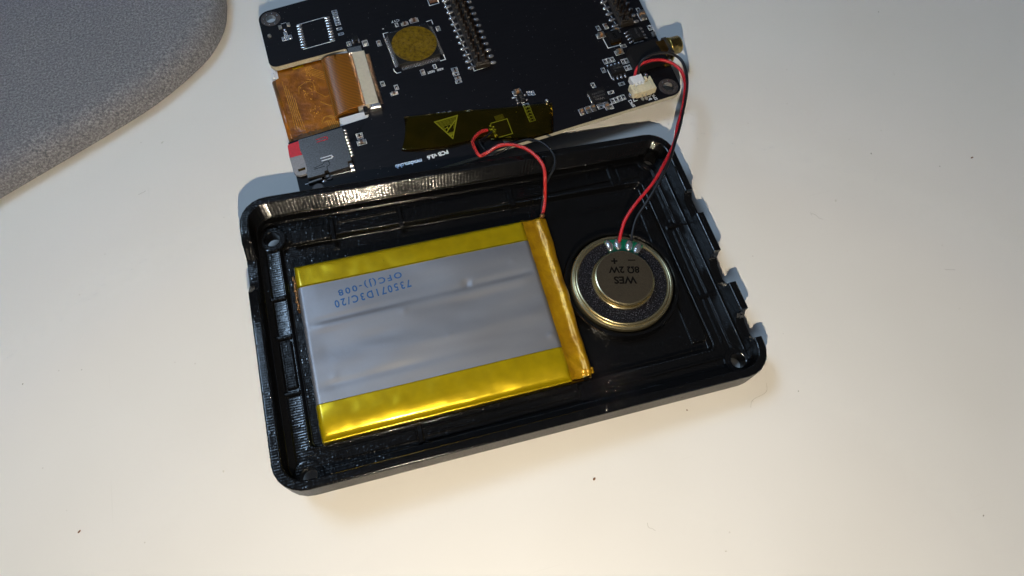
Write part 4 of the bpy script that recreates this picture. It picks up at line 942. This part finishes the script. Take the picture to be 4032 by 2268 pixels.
# ---- marks printed on the board
tri = [PT['tri'][0], PT['tri'][1], PT['tri'][2]]
SILK.line(tri + [tri[0]], 0.34, 0.013)
def at_tri(u, v):                                          # v = 0 at the top edge, 1 at the tip
    l = lerp(tri[0], tri[2], v); r = lerp(tri[1], tri[2], v); return lerp(l, r, u)
for k in range(6): SILK.line([at_tri(0, 0.045 + 0.055 * k), at_tri(1, 0.045 + 0.055 * k)], 0.17, 0.013)
for k in range(5): SILK.line([at_tri(0.02, 0.37 + 0.055 * k), at_tri(0.20 - 0.02 * k, 0.37 + 0.055 * k)], 0.16, 0.013)
for k in range(4): SILK.line([at_tri(0.86, 0.37 + 0.055 * k), at_tri(0.99, 0.37 + 0.055 * k)], 0.16, 0.013)
SILK.line([at_tri(0.10, 0.63), at_tri(0.93, 0.20)], 0.32, 0.016); SILK.line([at_tri(0.20, 0.46), at_tri(0.42, 0.40), at_tri(0.36, 0.52), at_tri(0.62, 0.43), at_tri(0.66, 0.35)], 0.22, 0.017)
for k in range(6): SILK.line([at_tri(0.10 + 0.15 * k, 0.70), at_tri(0.25 + 0.13 * k, 0.90 - 0.02 * k)], 0.20, 0.016)
sq = PT['sq']
SILK.line([lerp(sq[0], sq[1], 0), sq[1], sq[2], sq[3]], 0.26, 0.013); SILK.line([sq[0], lerp(sq[0], sq[3], 0.22)], 0.26, 0.013); SILK.line([sq[3], lerp(sq[3], sq[0], 0.2)], 0.26, 0.013)
SILK.line([(35.5, -17.0), (35.7, -17.0)], 0.3, 0.013)
p = PT['sqpads']
parts(MB().box((0, 0, 0.06), (3.0, 1.9, 0.12)), 'solder_pad', 'tin', BD, [(*p[0], 0, 0), (p[1][0], p[1][1] - 0.3, 0, 0)])
jn = MB()
for (dx, dy, r_) in ((0, 0, .9), (.7, .9, .7), (-.7, .5, .6), (.4, -1.0, .8), (.9, -.2, .6), (-.1, 1.7, .6), (.6, -2.2, .5)): jn.blob((p[2][0] + dx, p[2][1] + dy, 0.1), (r_, r_ * .8, r_ * .8), 0, 10)
jn.build('solder_joint', 'solder', BD)
parts(MB().blob((0, 0, 0), (0.5, 0.4, 0.4), 0, 10, half=True), 'solder_pad', 'solder', BD, [(x + dx, y, 0, 0) for (x, y) in PT['threeb'] for dx in (-0.28, 0.32)])
text('GND', *PT['gnd'][0], 2.2, 1.0, math.pi, 0.02, 'silk', BD, bold=0.02); text('4V', *PT['gnd'][1], 1.3, 1.0, math.pi, 0.02, 'silk', BD, bold=0.02)
a, b = PT['pcbt']; text('PCB v3.6', (a[0] + b[0]) / 2, (a[1] + b[1]) / 2, 7.0, 1.65, math.pi + math.atan2(a[1] - b[1], a[0] - b[0]), 0.02, 'silk', BD, bold=0.045)
a, b = PT['club']; text('mmdvm.club', (a[0] + b[0]) / 2, (a[1] + b[1]) / 2, 8.6, 1.6, math.pi + math.atan2(a[1] - b[1], a[0] - b[0]), 0.02, 'silk_blue', BD, bold=0.045)
tag(SILK.build('silkscreen', 'silk', BD, recalc=False), kind='stuff')
# ------------------------------------------------------------------ tape over the battery joint
tp = empty('tape_patch'); tp.matrix_world = BM @ Matrix.Translation((52, -68, 0.55))
tag(tp, 'transparent amber tape patch over the solder joint at the lower edge of the board', 'tape')
def tape():
    P = [(x - 52, y + 68) for x, y in PT['tape']]
    top = P[:7]; bot = [P[19], P[18], P[16], P[14], P[12], P[10], P[8]]
    top = smooth_path([P[0], P[1], P[2], P[3], P[4], P[5], P[6]], 4); bot = smooth_path([P[17], P[16], P[14], P[12], P[11], P[10], P[8]], 4)
    n = len(top); k = 12; vs = []
    for i in range(n):
        for j in range(k + 1):
            t = j / k; x, y = lerp(bot[i], top[i], t)
            if i == 0: x += 0.9 * math.sin(t * 3) - 0.6 * t
            z = 0.16 * math.sin(x * 0.35 + y * 0.3) + 0.45 * math.exp(-(((x - 3.5) / 5) ** 2 + ((y + 4.5) / 3) ** 2)) + 0.25 * math.exp(-(((x - 8) / 4) ** 2 + ((y - 2) / 3) ** 2)) - 0.35 * max(0, (-20 - x) / 5)
            if y + 68 - 136 < -77.2: z -= 0.2
            vs.append((x, y, z))
    m = MB(); m.add(vs, [(i * (k + 1) + j, (i + 1) * (k + 1) + j, (i + 1) * (k + 1) + j + 1, i * (k + 1) + j + 1) for i in range(n - 1) for j in range(k)], 0, True)
    o = m.build('film', 'film', tp); sm = o.modifiers.new('t', 'SOLIDIFY'); sm.thickness = 0.05
tape()
# ------------------------------------------------------------------ display module under the board with its flex
dm = empty('display_module'); dm.matrix_world = BM @ Matrix.Translation((50, -35, -7.9))
tag(dm, 'white-backed display panel under the board with orange flex ribbon folding up to the connector', 'display')
def d(x, y, z): return (x - 50, y + 35, z + 7.9)
MB().prism(arc_poly([d(-4.9, -1.5, 0)[:2], d(-4.9, -52.2, 0)[:2], d(-1.5, -52.3, 0)[:2], d(-1.5, -64, 0)[:2], d(112, -64, 0)[:2], d(112, -1.5, 0)[:2]], 0.8, 4), 0.0, 5.2).build('white_panel', 'white_plastic', dm)
fm = MB(); fz = 5.28
fp = [d(*p, 0)[:2] for p in PT['flex'][:7]]
fm.prism([d(-4.6, -24.6, 0)[:2], d(-3.4, -24.2, 0)[:2], d(-3.2, -21.0, 0)[:2], d(12.4, -21.0, 0)[:2], d(12.3, -25.5, 0)[:2], d(13.4, -25.7, 0)[:2], d(11.0, -50.8, 0)[:2], d(-4.6, -53.0, 0)[:2]], fz, fz + 0.12)
sheet = fm.build('flex_ribbon', 'flex', dm)
MB().tube([d(-4.9, -24.8, -3.6), d(-4.9, -51.5, -3.6)], 1.15, 20).build('fold', 'flex', sheet)
MB().box(d(3.8, -21.7, -2.45), (3.8, 0.8, 0.2), 0.05).build('yellow_tape', 'yellow', sheet)
tr = MB(); random.seed(3)
for k in range(5):
    tr.line([d(-2.6 + 0.6 * k, -26 - 2.0 * k, 0)[:2], d(-2.6 + 0.55 * k, -40, 0)[:2], d(-2.9 + 0.75 * k, -46.5 - 0.35 * k, 0)[:2]], 0.16, fz + 0.14)
for k in range(6):
    tr.line([d(10.9 - 0.6 * k, -50.6, 0)[:2], d(10.6 - 0.6 * k, -46.4 + 0.12 * k, 0)[:2], d(9.4 - 0.65 * k, -44.9 + 0.1 * k, 0)[:2], d(7.6 - 0.4 * k, -44.7 - 0.15 * k, 0)[:2], d(6.0 - 0.15 * k, -46.3 - .5 * k, 0)[:2]] if k < 3 else [d(10.9 - 0.6 * k, -50.6, 0)[:2], d(10.6 - 0.6 * k, -47.0, 0)[:2], d(9.2 - 0.6 * k, -45.6 - .3 * k, 0)[:2]], 0.16, fz + 0.14)
for k in range(5):
    tr.line([d(6.0 + 0.5 * k, -22.4, 0)[:2], d(6.0 + 0.5 * k, -25.2 + 0.4 * k, 0)[:2], d(11.8, -30.5 + 0.9 * k, 0)[:2]], 0.15, fz + 0.14)
tr.line([d(1.5, -33, 0)[:2], d(2.2, -30, 0)[:2], d(5, -28.5, 0)[:2], d(7, -29.5, 0)[:2], d(7.2, -34, 0)[:2], d(9.6, -37, 0)[:2], d(12.0, -36.6, 0)[:2]], 0.14, fz + 0.14)
tr.line([d(7.5, -38.4, 0)[:2], d(9.8, -40.8, 0)[:2], d(12, -41.6, 0)[:2]], 0.22, fz + 0.14)
o = tr.build('copper_trace', 'trace', sheet, recalc=False)
vd = MB()
for k in range(46):
    x, y = random.choice([(random.gauss(6.3, .7), random.gauss(-31, 2.4)), (random.gauss(3.4, .8), random.gauss(-33, 1.5)), (random.gauss(5.5, 1.3), random.gauss(-42, 1.8)), (random.gauss(7, .8), random.gauss(-27, 1.5))])
    vd.blob(d(x, y, fz - 7.9 + 0.12), (0.19, 0.19, 0.09), 0, 8, half=True)
o = vd.build('via_dots', 'trace', sheet); o['kind'] = 'stuff'
# folded band: rises out of the cut-out, bends over and enters the connector
def band():
    prof = [(18.5, -2.3), (14.0, -2.3), (12.0, -2.15), (10.9, -1.6), (10.6, -0.7), (11.1, 0.25), (12.3, 0.85), (14.0, 1.15), (16.0, 1.2), (18.0, 1.0), (19.6, 0.75), (21.4, 0.62)]
    prof = smooth_path([(a, b, 0) for a, b in prof], 4); ny = 44; vs = []
    for j in range(ny + 1):
        t = j / ny; y = -24.0 - 22.9 * t; sh = 1.55 - 1.75 * t
        for (x, z, _) in prof:
            k = min(1, max(0, (x - 10.5) / 10)); yy = y - (1 - k) * 1.6 * t + (1 - k) * 0.6 * (1 - t)
            vs.append(d(x + sh * (0.9 if x < 16 else 0.55), yy, z))
    n = len(prof); m = MB(); m.add(vs, [(j * n + i, j * n + i + 1, (j + 1) * n + i + 1, (j + 1) * n + i) for j in range(ny) for i in range(n - 1)], 0, True)
    o = m.build('folded_band', 'band', dm); sm = o.modifiers.new('t', 'SOLIDIFY'); sm.thickness = 0.12
band()
lip = MB().box(d(16.4, -50.3, -1.3), (9.8, 3.6, 1.9), 0.02, 0, 0.3); lip.build('frame_lip', 'white_plastic', dm)
lip = MB().box(d(18.0, -22.0, -1.5), (7.4, 1.5, 1.2), 0.02, 0, 0.2); lip.build('frame_lip', 'white_plastic', dm)
lip = MB().box(d(13.0, -23.6, -1.9), (1.1, 4.4, 0.9), 0.0, 0, 0.2); lip.build('frame_lip', 'white_plastic', dm)
lip = MB().box(d(-4.9, -22.9, -2.2), (1.0, 2.6, 0.6), 0.0, 0, 0.2); lip.build('frame_lip', 'white_plastic', dm)
# ------------------------------------------------------------------ wires
def wire_thing(name, label, groups, cat='wire', base=None):
    P0 = groups[0][1][0]; root = empty(name, (P0[0], P0[1], P0[2])); tag(root, label, cat)
    for (nm, P, r, mt) in groups:
        Q = [(p[0] - P0[0], p[1] - P0[1], p[2] - P0[2]) for p in smooth_path(P, 7)]
        MB().tube(Q, r, 14).build(nm, mt, root, recalc=False)
    return root
sc_ = wire_thing('speaker_cable', 'red and black wire pair arching from the white plug to the round speaker', [('red_wire', PT['sred'], 0.50, 'red_wire'), ('black_wire', PT['sblk'], 0.46, 'black_wire')], 'cable')
pl = MB(); pl.box((0, 0, 0), (4.9, 3.6, 2.6), 0, 0, 0.25)
for s_ in (-1, 0, 1): pl.box((s_ * 1.35, -2.0, 0.15), (0.85, 1.4, 2.2), 0, 0, 0.15)
po = pl.build('plug', 'white_plastic', sc_)
po.matrix_local = Matrix.Translation(-Vector(PT['sred'][0])) @ BM @ Matrix.Translation((108.8, -68.5, 2.3)) @ Matrix.Scale(0.88, 4)
bl_ = wire_thing('battery_lead', 'red and black battery wires looping from the taped board edge down to the battery', [('red_wire', PT['bred'], 0.54, 'red_wire_b'), ('black_wire', PT['bblk'], 0.34, 'black_wire')], 'cable')
# ------------------------------------------------------------------ crumbs and marks on the table
CR = [('tiny brown crumb on the white table below the tray', 0.75, 'crumb'), ('small dark crumb near the lower left corner of the table', 0.8, 'crumb'), ('tiny brown speck right below the front edge of the tray', 0.4, 'crumb'),
      ('small brown crumb at the far right of the white table', 0.85, 'crumb'), ('small grey crumb on the table right of the cable loop', 0.7, 'crumb_grey'), ('dark speck near the top right of the table', 0.5, 'crumb_grey'),
      ('pale grey speck to the right of the tray corner', 0.45, 'crumb_grey'), ('faint grey speck near the lower right corner of the table', 0.6, 'crumb_grey'), ('small grey speck on the table left of the tray', 0.4, 'crumb_grey'),
      ('small pale crumb at the left border of the table', 0.55, 'crumb_grey'), ('pale flake beside the lower left corner of the tray', 0.9, 'smudge'), ('pale dried smudge on the table far right of the speaker', 1.2, 'smudge'),
      ('faint dried drop near the bottom right of the table', 0.8, 'smudge'), ('faint dried smear between the felt pad and the tray', 1.3, 'smudge'), ('small grey grain on the right part of the table', 0.5, 'crumb_grey')]
for k, ((x, y), (lb, r, mt)) in enumerate(zip(PT['crumbs'], CR)):
    r *= 0.6 if mt == 'crumb' else 0.45
    random.seed(k); m = MB(); fl = 0.12 if mt == 'smudge' else 0.5
    m.blob((0, 0, r * fl * 0.4), (r, r * random.uniform(.45, .75), r * fl), 0, 9)
    m.v = [(a * random.uniform(.8, 1.2), b * random.uniform(.8, 1.2), max(0.01, c_)) for a, b, c_ in m.v]
    m.s = [mt == 'smudge'] * len(m.s)
    o = m.build('dried_mark' if mt == 'smudge' else 'crumb', mt); o.location = (x, y, 0.0); o.rotation_euler = (0, 0, random.uniform(0, 3))
    tag(o, lb, 'stain' if mt == 'smudge' else 'crumb', 'dried marks on the table' if mt == 'smudge' else 'crumbs scattered on the table')

HL = ['short dark lint fibre on the table at the far right', 'thin curled lint fibre right of the tray notches', 'long thin lint fibre running from the tray corner', 'short lint fibre below the grey felt pad', 'pale curled lint fibre near the bottom of the table']
for k, (x, y) in enumerate(PT['hairs']):
    random.seed(40 + k); a = random.uniform(0, 6); L_ = (3.2, 4.5, 9.0, 2.5, 3.0)[k]; P = []
    for j in range(7):
        P.append((L_ * (j / 6 - .5) * math.cos(a), L_ * (j / 6 - .5) * math.sin(a), 0.09)); a += random.uniform(-.35, .35)
    o = MB().tube(smooth_path(P, 4), 0.035, 6).build('lint_fibre', 'crumb_grey', recalc=False); o.location = (x, y, 0)
    tag(o, HL[k], 'lint', 'lint fibres on the table')
